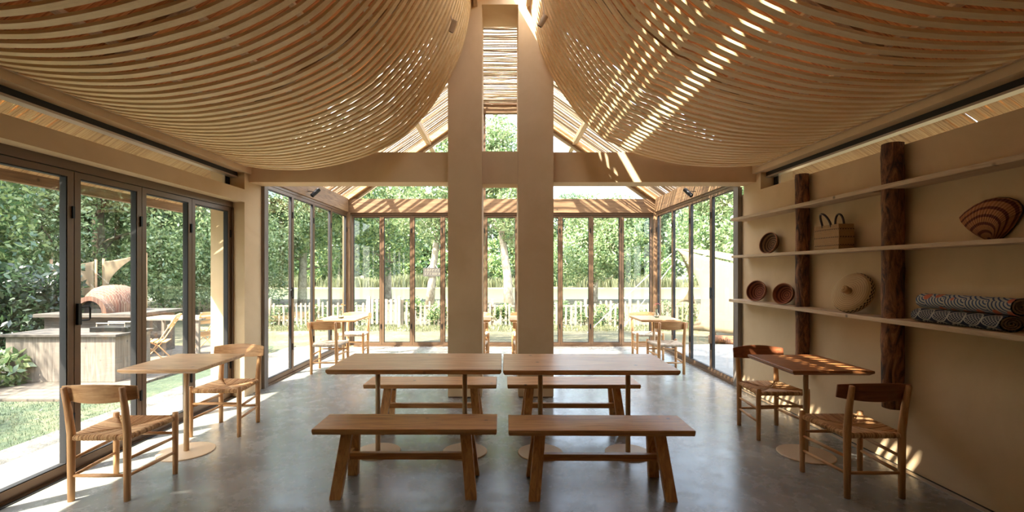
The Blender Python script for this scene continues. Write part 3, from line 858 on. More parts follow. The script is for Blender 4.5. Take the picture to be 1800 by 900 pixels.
# ------------------------------------------------------------------ vases
def vase(loc, flower, label):
    t = empty('flower_vase', loc, label=label, cat='vase')
    MB().lathe([(0, 0), (.036, 0), (.04, .01), (.04, .05), (.03, .07), (.016, .085), (.014, .13), (.018, .14), (.015, .14), (.011, .13), (.013, .088), (.027, .068), (.036, .05), (.036, .012), (0, .008)], 24).build('bottle', 'vase_glass', t, smooth=True)
    rr = random.Random(3); st = MB(); fl = MB()
    for k in range(5):
        a = rr.uniform(0, 2 * PI); d = rr.uniform(.02, .06); h = rr.uniform(.19, .24)
        tip = (d * math.cos(a), d * math.sin(a) * .6, h)
        st.tube([(0, 0, .02), (tip[0] * .2, tip[1] * .2, .13), tip], .0015, 5)
        for q in range(7):
            b = 2 * PI * q / 7
            c0 = Vector(tip); u = Vector((math.cos(b), math.sin(b), .3)) * .018; w = Vector((-math.sin(b), math.cos(b), 0)) * .008
            i = len(fl.v); fl.v += [tuple(c0), tuple(c0 + u * .6 + w), tuple(c0 + u), tuple(c0 + u * .6 - w), tuple(c0 + Vector((0, 0, -.006)))]
            fl.f += [(i, i + 1, i + 2, i + 3), (i + 4, i + 3, i + 2, i + 1)]
    st.build('stem', 'stem_green', t); fl.build('petals', flower, t)
vase((-2.50, 7.35, .752), 'cream_petal', 'clear glass vase with dried flowers on the far left table')
vase((2.44, 7.45, .752), 'pink_petal', 'clear glass vase with pink flowers on the far right table')

# ------------------------------------------------------------------ spotlights
def spot(loc, rot, mat, r, L, label, stem):
    t = empty('spotlight', loc, label=label, cat='spotlight'); t.rotation_euler = (0, 0, 0)
    q = Euler(rot).to_matrix()
    d = q @ Vector((0, 0, -1)); a = -d * L / 2; b = d * L / 2
    MB().tube([a, b], r, 20).build('lamp_head', mat, t, smooth=False)
    MB().tube([b, b + d * .006], r * .75, 16).build('lens', 'near_black', t)
    MB().tube([Vector((0, 0, 0)), Vector(stem[0]), Vector(stem[1])], .006, 8).build('stem', mat, t)
spot((-.475, 4.6, 3.88), (R(25), R(25), 0), 'lamp_beige', .027, .11, 'small beige spotlight hanging under the left slat canopy', ((-.02, 0, .1), (-.01, 0, .87)))
spot((.40, 4.6, 3.93), (R(20), R(35), 0), 'lamp_beige', .027, .11, 'small beige spotlight hanging under the right slat canopy', ((.01, 0, .1), (-.09, 0, .82)))
spot((-2.88, 7.3, 2.70), (R(-30), R(35), 0), 'dark_metal', .032, .16, 'black spotlight fixed on the left bay header', ((-.06, 0, .02), (-.12, 0, .02)))
spot((2.88, 7.3, 2.70), (R(-30), R(-35), 0), 'dark_metal', .032, .16, 'black spotlight fixed on the right bay header', ((.06, 0, .02), (.12, 0, .02)))

# ------------------------------------------------------------------ things on the shelves
def aim(o, d, roll=0):
    q = Vector(d).normalized().to_track_quat('Z', 'Y'); o.rotation_mode = 'QUATERNION'; o.rotation_quaternion = q
def bowl(loc, r, h, d, mat, label):
    t = empty('woven_bowl', loc, label=label, cat='bowl'); aim(t, d)
    prof = [(0, 0)] ; n = 9
    out = [(r * .62 * k / 3, 0) for k in range(4)] + [(r * (.62 + .38 * math.sin(R(90) * k / 6)), h * (k / 6) ** 1.3) for k in range(1, 7)]
    inn = [(max(0, x - .008), z + (.008 if z < h * .9 else 0)) for x, z in reversed(out)]
    MB().lathe(out + inn, 48).build('bowl_body', mat, t, smooth=True)
    rim = MB(); rim.tube([((r - .003) * math.cos(a), (r - .003) * math.sin(a), h) for a in [2 * PI * k / 48 for k in range(49)]], .006, 8)
    rim.build('rim', 'coil_rim', t, smooth=True)
    return t
def rest_z(o, shelf):   # drop so the lowest rim point touches the shelf
    bpy.context.view_layer.update()
    zmin = 9; xmax = -9
    for c in o.children:
        if c.type == 'MESH':
            mw = c.matrix_world
            for v in c.data.vertices:
                p = mw @ v.co
                zmin = min(zmin, p.z); xmax = max(xmax, p.x)
    o.location.z += shelf - zmin + .0005; o.location.x += 3.054 - xmax
SH2, SH3 = 1.682, 1.14
for a in (((2.96, 5.27, 1.8), .122, .07, (-.92, -.22, .22), 'coil_brown', 'dark brown woven bowl standing alone on the middle shelf', SH2),
          ((2.96, 5.52, 1.25), .122, .075, (-.86, -.38, .22), 'coil_red', 'reddish woven bowl on the lowest shelf, farther one near the window', SH3),
          ((2.96, 5.0, 1.25), .113, .075, (-.86, -.38, .22), 'coil_red', 'reddish woven bowl on the lowest shelf, nearer the thin log post', SH3)):
    rest_z(bowl(*a[:6]), a[6])
# straw hat
t = empty('straw_hat', (2.93, 3.98, 1.3), label='round pale straw hat with patterned band and knob on the lowest shelf', cat='hat'); aim(t, (-.93, -.22, .36))
MB().lathe([(0, .022), (.05, .022), (.12, .012), (.168, 0), (.168, -.004), (.12, .006), (0, .014)], 56).build('crown', 'coil_pale', t, smooth=True)
mb = MB(); n = 64; mb.uv = []
for k in range(n + 1):
    a = 2 * PI * k / n
    for r_, z in ((.169, -.002), (.176, -.014), (.176, -.032), (.166, -.040)):
        mb.v.append((r_ * math.cos(a), r_ * math.sin(a), z)); mb.uv.append((k / n, (z + .04) / .04))
for k in range(n):
    for j in range(3): mb.f.append((k * 4 + j, (k + 1) * 4 + j, (k + 1) * 4 + j + 1, k * 4 + j + 1))
mb.build('band', 'dark_band', t, smooth=True)
MB().lathe([(0, -.042), (.15, -.042), (.166, -.040), (.172, -.045), (.166, -.05), (0, -.046)], 48).build('brim', 'coil_pale', t, smooth=True)
MB().lathe([(.03, .02), (.03, .05)], 24).build('knob_band', 'dark_band', t, smooth=True)
MB().lathe([(.03, .05), (.034, .058), (.03, .08), (.016, .092), (0, .094)], 24).build('knob', 'coil_pale', t, smooth=True)
rest_z(t, SH3)
# basket bag
t = empty('basket_bag', (2.94, 4.185, SH2), label='tan woven basket bag with two dark handles on the middle shelf', cat='bag')
def uvbox_bag():
    m, nt, N, L, b = nm('bag_weave'); v = coords(N, L, (1, 1, 1), False)
    w = N.new('ShaderNodeTexWave'); w.wave_type = 'BANDS'; w.bands_direction = 'Z'; w.inputs['Scale'].default_value = 30; L.new(v, w.inputs['Vector'])
    w2 = N.new('ShaderNodeTexWave'); w2.wave_type = 'BANDS'; w2.bands_direction = 'Z'; w2.inputs['Scale'].default_value = 4.5; L.new(v, w2.inputs['Vector'])
    ck = N.new('ShaderNodeTexChecker'); ck.inputs['Scale'].default_value = 90; L.new(v, ck.inputs['Vector'])
    mu = N.new('ShaderNodeMath'); mu.operation = 'MULTIPLY'
    g = N.new('ShaderNodeMath'); g.operation = 'GREATER_THAN'; g.inputs[1].default_value = .93; L.new(w2.outputs['Fac'], g.inputs[0])
    L.new(g.outputs[0], mu.inputs[0]); L.new(ck.outputs['Fac'], mu.inputs[1])
    mx = N.new('ShaderNodeMixRGB'); L.new(mu.outputs[0], mx.inputs[0]); mx.inputs[1].default_value = lin((184, 144, 96)); mx.inputs[2].default_value = lin((84, 56, 34))
    L.new(mx.outputs[0], b.inputs['Base Color']); b.inputs['Roughness'].default_value = .75; bump(N, L, b, w.outputs['Fac'], .8, .006)
uvbox_bag()
mb = MB(); hx, hy, H = .065, .155, .215
P = []
for (s, z) in ((1.0, 0), (1.03, H * .5), (1.0, H), (.93, H), (.95, H * .5), (.93, .01)):
    P.append([(-hx * s, -hy * s, z), (hx * s, -hy * s, z), (hx * s, hy * s, z), (-hx * s, hy * s, z)])
mb.v = [q for r_ in P for q in r_]
for k in range(5):
    for e in range(4):
        e2 = (e + 1) % 4; mb.f.append((k * 4 + e, k * 4 + e2, (k + 1) * 4 + e2, (k + 1) * 4 + e))
mb.f.append((3, 2, 1, 0)); mb.f.append((20, 21, 22, 23))
mb.build('bag_body', 'bag_weave', t)
for (x, lean) in ((-.055, -.05), (.055, -.008)):
    pts = []
    for k in range(15):
        a = PI * k / 14
        pts.append((x + lean * math.sin(a), .055 * math.cos(a), H - .03 + .13 * math.sin(a) ** .7))
    MB().tube(pts, .009, 8).build('handle', 'leather', t, smooth=True)
# scallop basket: fan built from its outline, domed
t = empty('scallop_basket', (2.95, 2.95, SH2), label='large shell-shaped basket with brown stripes leaning on the middle shelf', cat='basket')
mb = MB(); mb.uv = []
px_out = [(1700, 419), (1680, 405), (1666, 392), (1658, 380), (1668, 370), (1685, 358), (1703, 349), (1722, 345), (1740, 346), (1754, 351), (1762, 360), (1763, 370), (1757, 382), (1748, 396), (1738, 407), (1726, 418)]
px_hinge = (1714, 421)
Yd = 2.96
def w3(px, py):
    # wall-parallel plane X=2.93
    y = 2.93 * 830 / (px - 882); return y, 1.5 - (py - 475) / 830 * y
oy, oz = w3(*px_hinge)
nu, nv = len(px_out) - 1, 14
# densify outline
dens = []
for i in range(nu):
    for k in range(4):
        a, b = px_out[i], px_out[i + 1]; dens.append((a[0] + (b[0] - a[0]) * k / 4, a[1] + (b[1] - a[1]) * k / 4))
dens.append(px_out[-1]); nd = len(dens)
for side in (0, 1):
    for j in range(nv + 1):
        v = j / nv
        for i, (px, py) in enumerate(dens):
            y, z = w3(px, py); u = i / (nd - 1)
            yy = oy + (y - oy) * v; zz = oz + (z - oz) * v
            dome = .075 * math.sin(PI * min(1, v * .93 + .04)) ** .8 * math.sin(PI * (u * .9 + .05)) ** .7
            x = -dome if side == 0 else -dome * .86 + .008
            mb.v.append((x + .02, yy - 2.95, zz - SH2)); mb.uv.append((u, v))
for side in (0, 1):
    o_ = side * (nv + 1) * nd
    for j in range(nv):
        for i in range(nd - 1):
            a = o_ + j * nd + i; mb.f.append((a, a + 1, a + nd + 1, a + nd) if side else (a, a + nd, a + nd + 1, a + 1))
o2 = (nv + 1) * nd
for i in range(nd - 1):
    a = nv * nd + i; mb.f.append((a, o2 + a, o2 + a + 1, a + 1))
mb.build('basket_body', 'scallop_weave', t, smooth=True)
pts = [(.026, w3(*p)[0] - 2.95, w3(*p)[1] - SH2) for p in px_out]
MB().tube(pts, .004, 6).build('rim', 'leather', t, smooth=True)
rest_z(t, SH2)
# rolled rugs
def rug(loc, ra, rb, L, mat, label, turns=3.2, seed=0):
    t = empty('rolled_rug', loc, label=label, cat='rug')
    mb = MB(); mb.uv = []; n = 40; m = 24; rr = random.Random(seed)
    for j in range(m + 1):
        y = -L / 2 + L * j / m
        k_ = 1 + .02 * math.sin(j * 1.1 + seed)
        for i in range(n + 1):
            a = 2 * PI * i / n
            mb.v.append((ra * k_ * math.cos(a), y, rb * k_ * math.sin(a))); mb.uv.append((j / m, i / n))
    for j in range(m):
        for i in range(n): a = j * (n + 1) + i; mb.f.append((a, a + 1, a + n + 2, a + n + 1))
    mb.build('rug_roll', mat, t, smooth=True)
    for s in (-1, 1):   # spiral ends
        e = MB(); pts = []
        for k in range(70):
            a = 2 * PI * turns * k / 69; q = 1 - .93 * k / 69
            pts.append(((ra - .006) * q * math.cos(a), s * (L / 2 - .001 - .012 * k / 69 * 0), (rb - .006) * q * math.sin(a)))
        e.tube(pts, .0058, 6); e.build('rolled_edge', 'rug_edge', t, smooth=True)
    return t
straw('rug_edge', (52, 44, 38), (96, 80, 62), (140, 122, 98))
rug((2.955, 3.03, SH3 + .0475), .075, .0465, .59, 'rug_navy', 'navy rolled rug with white lattice, under the lighter roll', seed=1)
rug((2.975, 3.01, SH3 + .095 + .052), .066, .051, .62, 'rug_light', 'pale blue and orange rolled rug lying on the navy roll', seed=2)

# ------------------------------------------------------------------ leaves and trees
def leaf_mesh(name, C, size, mat, seed, aspect=.45, up=0.0):
    g = np.random.default_rng(seed); n = len(C)
    u = g.normal(size=(n, 3)); u /= np.linalg.norm(u, axis=1)[:, None]
    a = g.normal(size=(n, 3)); v = np.cross(u, a); v /= np.linalg.norm(v, axis=1)[:, None]
    if up: u[:, 2] = np.abs(u[:, 2]) * (1 + up); u /= np.linalg.norm(u, axis=1)[:, None]
    s = size * g.uniform(.6, 1.25, size=(n, 1))
    V = np.empty((n, 4, 3)); V[:, 0] = C - u * s * .5; V[:, 1] = C + v * s * aspect * .5 - u * s * .05; V[:, 2] = C + u * s * .5; V[:, 3] = C - v * s * aspect * .5 - u * s * .05
    me = bpy.data.meshes.new(name); me.vertices.add(4 * n); me.vertices.foreach_set('co', V.reshape(-1).astype(np.float32))
    me.loops.add(4 * n); me.loops.foreach_set('vertex_index', np.arange(4 * n, dtype=np.int32))
    me.polygons.add(n); me.polygons.foreach_set('loop_start', np.arange(0, 4 * n, 4, dtype=np.int32))
    me.materials.append(M(mat)); me.update(); me.validate()
    return me
def blobs(cs, n, g, shell=.55):
    w = np.array([c[3] ** 2 for c in cs]); w = w / w.sum()
    idx = g.choice(len(cs), size=n, p=w); c = np.array([c[:3] for c in cs])[idx]; r = np.array([c[3] for c in cs])[idx]
    d = g.normal(size=(n, 3)); d /= np.linalg.norm(d, axis=1)[:, None]
    q = g.uniform(shell ** 3, 1, size=n) ** (1 / 3)
    return c + d * (r * q)[:, None]
def make_tree(name, label, H, spread, base_h, nleaf, lsize, lmat, bmat, seed, trunk_r=.15, nb=26, lean=(0, 0), group=None, clumps=None):
    g = np.random.default_rng(seed); rr = random.Random(seed)
    t = empty(name, label=label, cat='tree', group=group)
    cs = []; br = MB()
    top = Vector((lean[0], lean[1], H * .8))
    tr = [Vector((0, 0, 0)), Vector((lean[0] * .15, lean[1] * .2, H * .18)), Vector((lean[0] * .5 + .1 * spread * rr.uniform(-.3, .3), lean[1] * .5, H * .42)), Vector((lean[0] * .8, lean[1] * .8, H * .62)), top]
    br.tube(tr, [trunk_r * 1.25, trunk_r, trunk_r * .75, trunk_r * .5, trunk_r * .15], 9)
    for k in range(nb):
        h = base_h + (H * .97 - base_h) * ((k + .5) / nb); a = k * 2.4 + rr.uniform(-.5, .5)
        f = (h - base_h) / (H - base_h); wd = spread * math.sqrt(max(.05, 1 - (2 * f - .75) ** 2 / 1.7)) if f > .37 else spread * (.72 + .28 * f / .37)
        d = wd * rr.uniform(.25, .8); r = spread * rr.uniform(.22, .40)
        ax = lean[0] * min(1, h / (H * .8)); ay = lean[1] * min(1, h / (H * .8))
        c = Vector((ax + d * math.cos(a), ay + d * math.sin(a), min(h, H - r * .7)))
        cs.append((c.x, c.y, c.z, r))
        hb = max(base_h * .7, h - d * .7); hb = min(hb, H * .75)
        s0 = Vector((lean[0] * min(1, hb / (H * .8)), lean[1] * min(1, hb / (H * .8)), hb))
        if k % 2 == 0: br.tube([s0, s0.lerp(c, .5) + Vector((0, 0, -.08 * spread)), c], [trunk_r * .35, trunk_r * .22, trunk_r * .06], 5)
    me = leaf_mesh('foliage', blobs(cs, nleaf, g), lsize, lmat, seed)
    f = bpy.data.objects.new('foliage', me); COL.objects.link(f); f.parent = t
    br.build('trunk', bmat, t, smooth=True)
    return t
# prototypes placed directly as real trees
def place(t, x, y, z, s=1, rz=0): t.location = (x, y, z); t.scale = (s, s, s) if isinstance(s, (int, float)) else s; t.rotation_euler.z = rz
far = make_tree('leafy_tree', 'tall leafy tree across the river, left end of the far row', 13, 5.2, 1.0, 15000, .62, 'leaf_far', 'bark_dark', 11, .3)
place(far, -52, 66, .2, 1.1)
far2 = make_tree('leafy_tree', 'rounded leafy tree across the river, second in the far row', 11, 5.5, .6, 15000, .6, 'leaf_mid', 'bark_dark', 12, .3)
place(far2, -43, 62, .1, 1.15)
names = ['tall', 'broad', 'rounded', 'dense', 'feathery', 'dark', 'loose', 'bright']
spots = [(-34, 66, 1.2, 0), (-26, 61, 1.05, 1), (-18.5, 65, 1.2, 0), (-11, 60, 1.0, 1), (-4, 65, 1.1, 0), (3, 61, .95, 1), (9.5, 64, .88, 0), (16, 60, .86, 1), (22, 64, .82, 0), (28, 61, 1.0, 1), (36, 65, 1.15, 0), (45, 62, 1.2, 1), (54, 65, 1.2, 0)]
where = ['left of the picture beyond the side glass', 'beyond the far left corner', 'beyond the left wall panes', 'above the white gate', 'behind the left column', 'behind the gap of the columns', 'behind the right column', 'right of the right column', 'right of the big bright tree', 'near the far right corner', 'above the canvas sail', 'behind the sail, farther right', 'at the right end of the row']
for i, (x, y, s, k) in enumerate(spots):
    dup((far, far2)[k], (x, y, .2), i * 1.3, '%s tree across the river, %s' % (names[i % 8], where[i]), scale=s)
# far understorey
ush = make_tree('round_shrub', 'round shrub on the far river bank, leftmost', 3.6, 3.4, .2, 5000, .42, 'leaf_mid', 'bark_dark', 21, .08, 14)
ush['category'] = 'shrub'; place(ush, -40, 58, -.2)
for i, (x, y, s) in enumerate(((-32, 58, 1.1), (-23, 58.5, 1.2), (-14, 57.5, .95), (-8, 58.5, 1.2), (-1, 57.5, 1), (6.5, 58, 1.1), (12, 58.5, 1.0), (19, 57.5, .9), (26, 58, 1.3), (34, 58, 1.2), (42, 58, 1.2))):
    dup(ush, (x, y, -.3), i * 2.1, 'low shrub on the far bank, %s' % where[min(i + 1, 12)], scale=s)
# near trees between fence and river
n1 = make_tree('leaning_tree', 'slender pale trunk tree with a small sign, left of the left column', 8.2, 2.6, 3.0, 17000, .17, 'leaf_light', 'bark_pale', 31, .16, 22, lean=(.9, 0))
place(n1, -3.0, 19.5, -.15)
n2 = make_tree('leaning_tree', 'pale trunk tree seen between the two columns', 7.6, 2.2, 3.2, 15000, .17, 'leaf_light', 'bark_pale', 32, .17, 20, lean=(-.5, .2))
place(n2, .30, 18.6, -.15)
n3 = make_tree('garden_tree', 'bright green round tree right of the right column', 5.3, 3.0, 1.9, 30000, .17, 'leaf_light', 'bark_pale', 33, .15, 30, lean=(.3, 0))
place(n3, 4.7, 24, -.3)
n4 = make_tree('garden_tree', 'tall loose tree beyond the far left corner', 9.5, 3.6, 2.6, 22000, .2, 'leaf_mid', 'bark_pale', 34, .18, 28, lean=(.2, 0))
place(n4, -9.3, 22, -.3)
dup(n4, (-5.9, 24.5, -.3), 2.0, 'tall loose tree above the far left window panes', scale=.92)
dup(n4, (-13.5, 19, -.3), 4.0, 'tall loose tree seen through the left bay glass', scale=.9)
dup(n3, (11.2, 22, -.3), 1.0, 'round green tree seen over the canvas sail', scale=1.25)
dup(n3, (14.5, 17.5, -.3), 2.2, 'round green tree at the right end behind the sail', scale=1.2)
dup(n4, (13.4, 27, -.5), .7, 'tall loose tree by the far right corner post', scale=.85)
# trees outside the left doors
w1 = make_tree('garden_tree', 'overhanging green tree filling the first left door pane', 8.0, 4.0, .9, 64000, .14, 'leaf_mid', 'bark_dark', 41, .2, 38)
place(w1, -13.5, 9.5, -.2)
w2 = make_tree('garden_tree', 'green tree outside the second left door pane', 7.6, 3.8, .9, 80000, .13, 'leaf_light', 'bark_dark', 43, .2, 34)
place(w2, -12.3, 14.5, -.2)
dup(w1, (-8.2, 1.2, -.2), 3.0, 'small green tree throwing shade over the side lawn', scale=.6)
dup(w1, (-10.9, 3.4, -.2), 2.0, 'green tree left of the doors throwing shade over the patio', scale=.72)
dup(w2, (-11.0, 19.5, -.2), 3.1, 'green tree outside the third left door pane', scale=.95)
dup(w1, (-17.5, 15, -.2), 4.1, 'farther green tree outside the left doors', scale=1.25)
dup(w2, (-19, 8.5, -.2), 5.1, 'farther green tree at the left picture edge', scale=1.2)
dup(w1, (-16, 23, -.2), 1.1, 'farther green tree outside the fourth left door pane', scale=1.2)
# ------------------------------------------------------------------ hedge and shrubs
def bush(name, label, pts_fn, n, size, mat, seed, cat='shrub', loc=(0, 0, 0), up=0):
    g = np.random.default_rng(seed); C = pts_fn(g, n)
    me = leaf_mesh(name, C, size, mat, seed, up=up); o = bpy.data.objects.new(name, me); COL.objects.link(o); o.location = loc
    tag(o, label=label, cat=cat); return o
def boxpts(sx, sy, sz):
    return lambda g, n: np.stack([g.uniform(-sx, sx, n), g.uniform(-sy, sy, n), g.uniform(0, 1, n) ** .8 * sz * (1 + .12 * np.sin(g.uniform(0, 6, n)))], 1)
bush('dark_hedge', 'dark clipped hedge at the left edge outside the doors', boxpts(2.6, .6, 1.5), 16000, .15, 'leaf_dark', 51, 'hedge', (-11.2, 9.2, -.05))
bush('leafy_shrub', 'low bright leafy shrub at the far left edge by the lawn', lambda g, n: blobs([(0, 0, .25, .35), (.3, .2, .2, .3), (-.35, .1, .2, .3)], n, g), 1500, .13, 'leaf_light', 52, loc=(-6.95, 6.1, -.05))
FY = 13.3
sh = [(-6.3, .6, 'beside the left bay glass'), (-5.2, .8, 'left of the far left corner table'), (-3.95, .7, 'behind the far left corner post'), (-2.3, .85, 'right of the white gate'), (-1.35, .95, 'covering the pickets left of the left column'), (.1, .7, 'between the columns'), (2.0, .75, 'right of the right column'), (2.9, .6, 'before the bright round tree'), (4.3, .8, 'behind the far right corner table'), (5.2, .7, 'by the canvas sail')]
for i, (x, s, wh) in enumerate(sh):
    rr = random.Random(60 + i)
    cs = [(rr.uniform(-.45, .45), rr.uniform(-.15, .15), rr.uniform(.1, .75) * s, rr.uniform(.14, .24)) for _ in range(9)]
    bush('climbing_shrub', 'leafy climbing shrub on the picket fence, ' + wh, lambda g, n: blobs(cs, n, g, .2), 1700, .085, 'leaf_mid' if i % 2 else 'leaf_light', 60 + i, loc=(x, FY + .16, -.09))
# reeds on the far bank and river edge
def reeds(loc, w, h, n, seed, label):
    rr = random.Random(seed); mb = MB(); h *= .62
    for k in range(n):
        x = rr.gauss(0, w * .4); y = rr.uniform(-.6, .6); hh = h * rr.uniform(.6, 1.1); a = rr.uniform(-.35, .35); b = rr.uniform(0, PI)
        wx, wy = .03 * math.cos(b), .03 * math.sin(b)
        i = len(mb.v); mb.v += [(x - wx, y - wy, 0), (x + wx, y + wy, 0), (x + a * hh * .4 + wx, y + wy, hh * .6), (x + a * hh * .4 - wx, y - wy, hh * .6), (x + a * hh, y, hh)]
        mb.f += [(i, i + 1, i + 2, i + 3), (i + 3, i + 2, i + 4)]
    mb.build('reed_clump', 'leaf_reed', loc=loc, label=label, cat='reeds')
for i, (x, w, h, lb) in enumerate(((-17, 4, 2.2, 'left of the white gate'), (-10.5, 4.5, 2.6, 'above the white gate'), (-4, 3, 2.2, 'left of the left column'), (0.3, 3, 1.9, 'between the columns'), (11, 5, 2.8, 'under the bright round tree'), (17, 5, 2.3, 'near the far right corner'), (-26, 5, 2.4, 'seen through the left bay glass'), (26, 5, 2.4, 'behind the canvas sail'))):
    reeds((x, 54.5, -.5), w, h, 900, i, 'pale green reeds on the far river edge, ' + lb)
# grass tufts along the lawn (uncountable)
def grassmesh(x0, x1, y0, y1, n, h, seed, mat, z):
    g = np.random.default_rng(seed); C = np.stack([g.uniform(x0, x1, n), g.uniform(y0, y1, n), np.full(n, z + h * .3)], 1)
    return leaf_mesh('grass', C, h, mat, seed, .12, up=3)
o = bpy.data.objects.new('grass', grassmesh(-7, 7, 12.2, 13.2, 9000, .13, 5, 'leaf_reed', -.09)); COL.objects.link(o); tag(o, 'short rough grass along the picket fence', 'grass', kind='stuff')
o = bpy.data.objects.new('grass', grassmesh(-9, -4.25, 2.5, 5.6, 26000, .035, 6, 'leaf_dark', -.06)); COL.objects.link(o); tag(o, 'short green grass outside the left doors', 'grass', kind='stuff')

# ------------------------------------------------------------------ picket fence, gate and sign
def fence(x0, x1, label, seed, tall=.72, sp=.135):
    t = empty('picket_fence', ((x0 + x1) / 2, FY, -.09), label=label, cat='fence'); L = (x1 - x0) / 2; rr = random.Random(seed)
    base = None
    x = -L + .05
    while x < L - .03:
        if base is None:
            pm = MB(); w, d, h = .026, .01, tall
            pm.v = [(-w, -d, 0), (w, -d, 0), (w, -d, h - .03), (0, -d, h), (-w, -d, h - .03), (-w, d, 0), (w, d, 0), (w, d, h - .03), (0, d, h), (-w, d, h - .03)]
            pm.f = [(0, 1, 2, 3, 4), (9, 8, 7, 6, 5), (0, 5, 6, 1), (1, 6, 7, 2), (2, 7, 8, 3), (3, 8, 9, 4), (4, 9, 5, 0)]
            base = o = pm.build('picket', 'white_paint', t)
        else:
            o = base.copy(); COL.objects.link(o); o.parent = t
        o.location = (x, 0, 0); o.scale = (rr.uniform(.8, 1.3), 1, rr.uniform(.84, 1.04)); o.rotation_euler = (0, R(rr.uniform(-2.5, 2.5)), 0)
        x += sp * rr.uniform(.8, 1.2)
    for z in (.16, .56): B(-L, L, .011, .035, z, z + .04).build('rail', 'white_paint', t)
    k = int(2 * L / 1.5) + 1
    for i in range(k + 1):
        xx = -L + .04 + (2 * L - .08) * i / k
        B(xx - .035, xx + .035, .036, .10, 0, tall + .06).build('post', 'white_paint', t)
fence(-6.6, -3.75, 'white picket fence run left of the gate', 1)
fence(-2.85, 1.05, 'white picket fence run behind the two columns', 2)
fence(1.06, 6.2, 'white picket fence run on the right up to the canvas sail', 3)
t = empty('garden_gate', (-3.30, FY - .05, -.09), label='pale cream picket gate left of the left column', cat='gate')
for x in (-.42, .42): B(x - .04, x + .04, -.03, .03, 0, .86).build('post', 'white_paint', t)
for z in (.12, .42, .70): B(-.38, .38, .0, .03, z, z + .05).build('rail', 'white_paint', t)
for k in range(6): B(-.33 + k * .132 - .035, -.33 + k * .132 + .035, -.02, -.001, .08, .78).build('picket', 'white_paint', t)
t = empty('wooden_sign', (-2.83, 19.32, 1.25), label='small dark wooden sign hung on the leaning pale trunk', cat='sign')
B(-.38, .38, -.02, .02, 0, .34).build('board', 'weathered_x', t)
mk = MB()
rr = random.Random(7)
for row in (.06, .2):
    x = -.3
    while x < .28:
        w = rr.uniform(.04, .08); mk.box(x, x + .014, -.026, -.021, row, row + .09); mk.box(x, x + w, -.026, -.021, row + .07, row + .085)
        if rr.random() > .4: mk.box(x + w - .014, x + w, -.026, -.021, row, row + .07)
        x += w + .04
mk.build('sign_marks', 'white_paint', t)
MB().tube([(-.2, 0, .34), (0, .12, .6), (.2, 0, .34)], .012, 6).build('sign_cord', 'rope_white', t)

# ------------------------------------------------------------------ canvas sail tent on the right
def sail_mesh(c, nu=20, nv=14, sagx=(0, 0), bulge=.0, nrm=(0, -1, 0), inset=(.0, .0, .0, .0)):
    """c: four corners (tl, tr, br, bl); edges curve inwards by inset (top,right,bottom,left)."""
    tl, tr, br_, bl = [Vector(q) for q in c]; mb = MB()
    def edge(a, b, k, amt, inw): return a.lerp(b, k) + inw * (amt * 4 * k * (1 - k))
    cen = (tl + tr + br_ + bl) / 4; N_ = Vector(nrm)
    for s in (0, 1):
        for j in range(nv + 1):
            v = j / nv
            for i in range(nu + 1):
                u = i / nu
                top = edge(tl, tr, u, inset[0], (cen - (tl + tr) / 2).normalized()); bot = edge(bl, br_, u, inset[2], (cen - (bl + br_) / 2).normalized())
                p = top.lerp(bot, v)
                lf = (cen - (tl + bl) / 2).normalized() * inset[3] * 4 * v * (1 - v) * (1 - u)
                rt = (cen - (tr + br_) / 2).normalized() * inset[1] * 4 * v * (1 - v) * u
                p = p + lf + rt + N_ * (bulge * math.sin(PI * u) * math.sin(PI * v)) + N_ * (-.004 if s else .0)
                mb.v.append(tuple(p))
    W = nu + 1; O = W * (nv + 1)
    for s in (0, 1):
        for j in range(nv):
            for i in range(nu):
                a = s * O + j * W + i; mb.f.append((a, a + W, a + W + 1, a + 1) if s == 0 else (a, a + 1, a + W + 1, a + W))
    for i in range(nu): mb.f.append((i, i + 1, O + i + 1, O + i)); a = nv * W + i; mb.f.append((a, O + a, O + a + 1, a + 1))
    for j in range(nv):
        a = j * W; mb.f.append((a, O + a, O + a + W, a + W)); a += nu; mb.f.append((a, a + W, O + a + W, O + a))
    return mb
def ray(px, py, Y): return ((px - 882) * Y / 830, Y, 1.5 - (py - 475) * Y / 830)
t = empty('canvas_tent', (4.5, 11.4, -.09), label='large beige canvas sail tent outside the right bay glass', cat='tent')
def loc_(p): return (p[0] - 4.5, p[1] - 11.4, p[2] + .09)
fr = sail_mesh([loc_(ray(1190, 437, 11.8)), loc_(ray(1420, 488, 9.6)), loc_(ray(1420, 604, 9.6)), loc_(ray(1213, 580, 11.2))], inset=(.05, 0, .02, .42), bulge=.05)
fr.build('front_sheet', 'canvas', t, smooth=True)
sd = sail_mesh([loc_(ray(1190, 437, 11.8)), loc_(ray(1213, 470, 11.9)), loc_(ray(1221, 534, 12.2)), loc_(ray(1190, 532, 12.6))], inset=(0, 0, .05, .35), nrm=(-1, 0, 0))
sd.build('side_sheet', 'canvas', t, smooth=True)
tp = sail_mesh([loc_(ray(1250, 440, 14.0)), loc_(ray(1420, 470, 13.0)), loc_(ray(1420, 488, 9.62)), loc_(ray(1190, 437, 11.82))], inset=(0, 0, 0, 0), nrm=(0, 0, -1))
tp.build('roof_sheet', 'canvas', t, smooth=True)
for (px, py, Y) in ((1260, 580, 10.9), (1340, 588, 10.3)):
    q = loc_(ray(px, py, Y)); MB().tube([(q[0], q[1] + .1, 0), (q[0], q[1] + .1, q[2] + .9)], .03, 8).build('tent_pole', 'post_wood_z', t, smooth=True)
P0 = Vector(ray(1190, 437, 11.8)) - Vector((4.5, 11.4, -.09))
MB().tube([P0, Vector((P0.x - 2.2, P0.y + .2, 0))], .009, 6).build('guy_rope', 'rope_white', t)
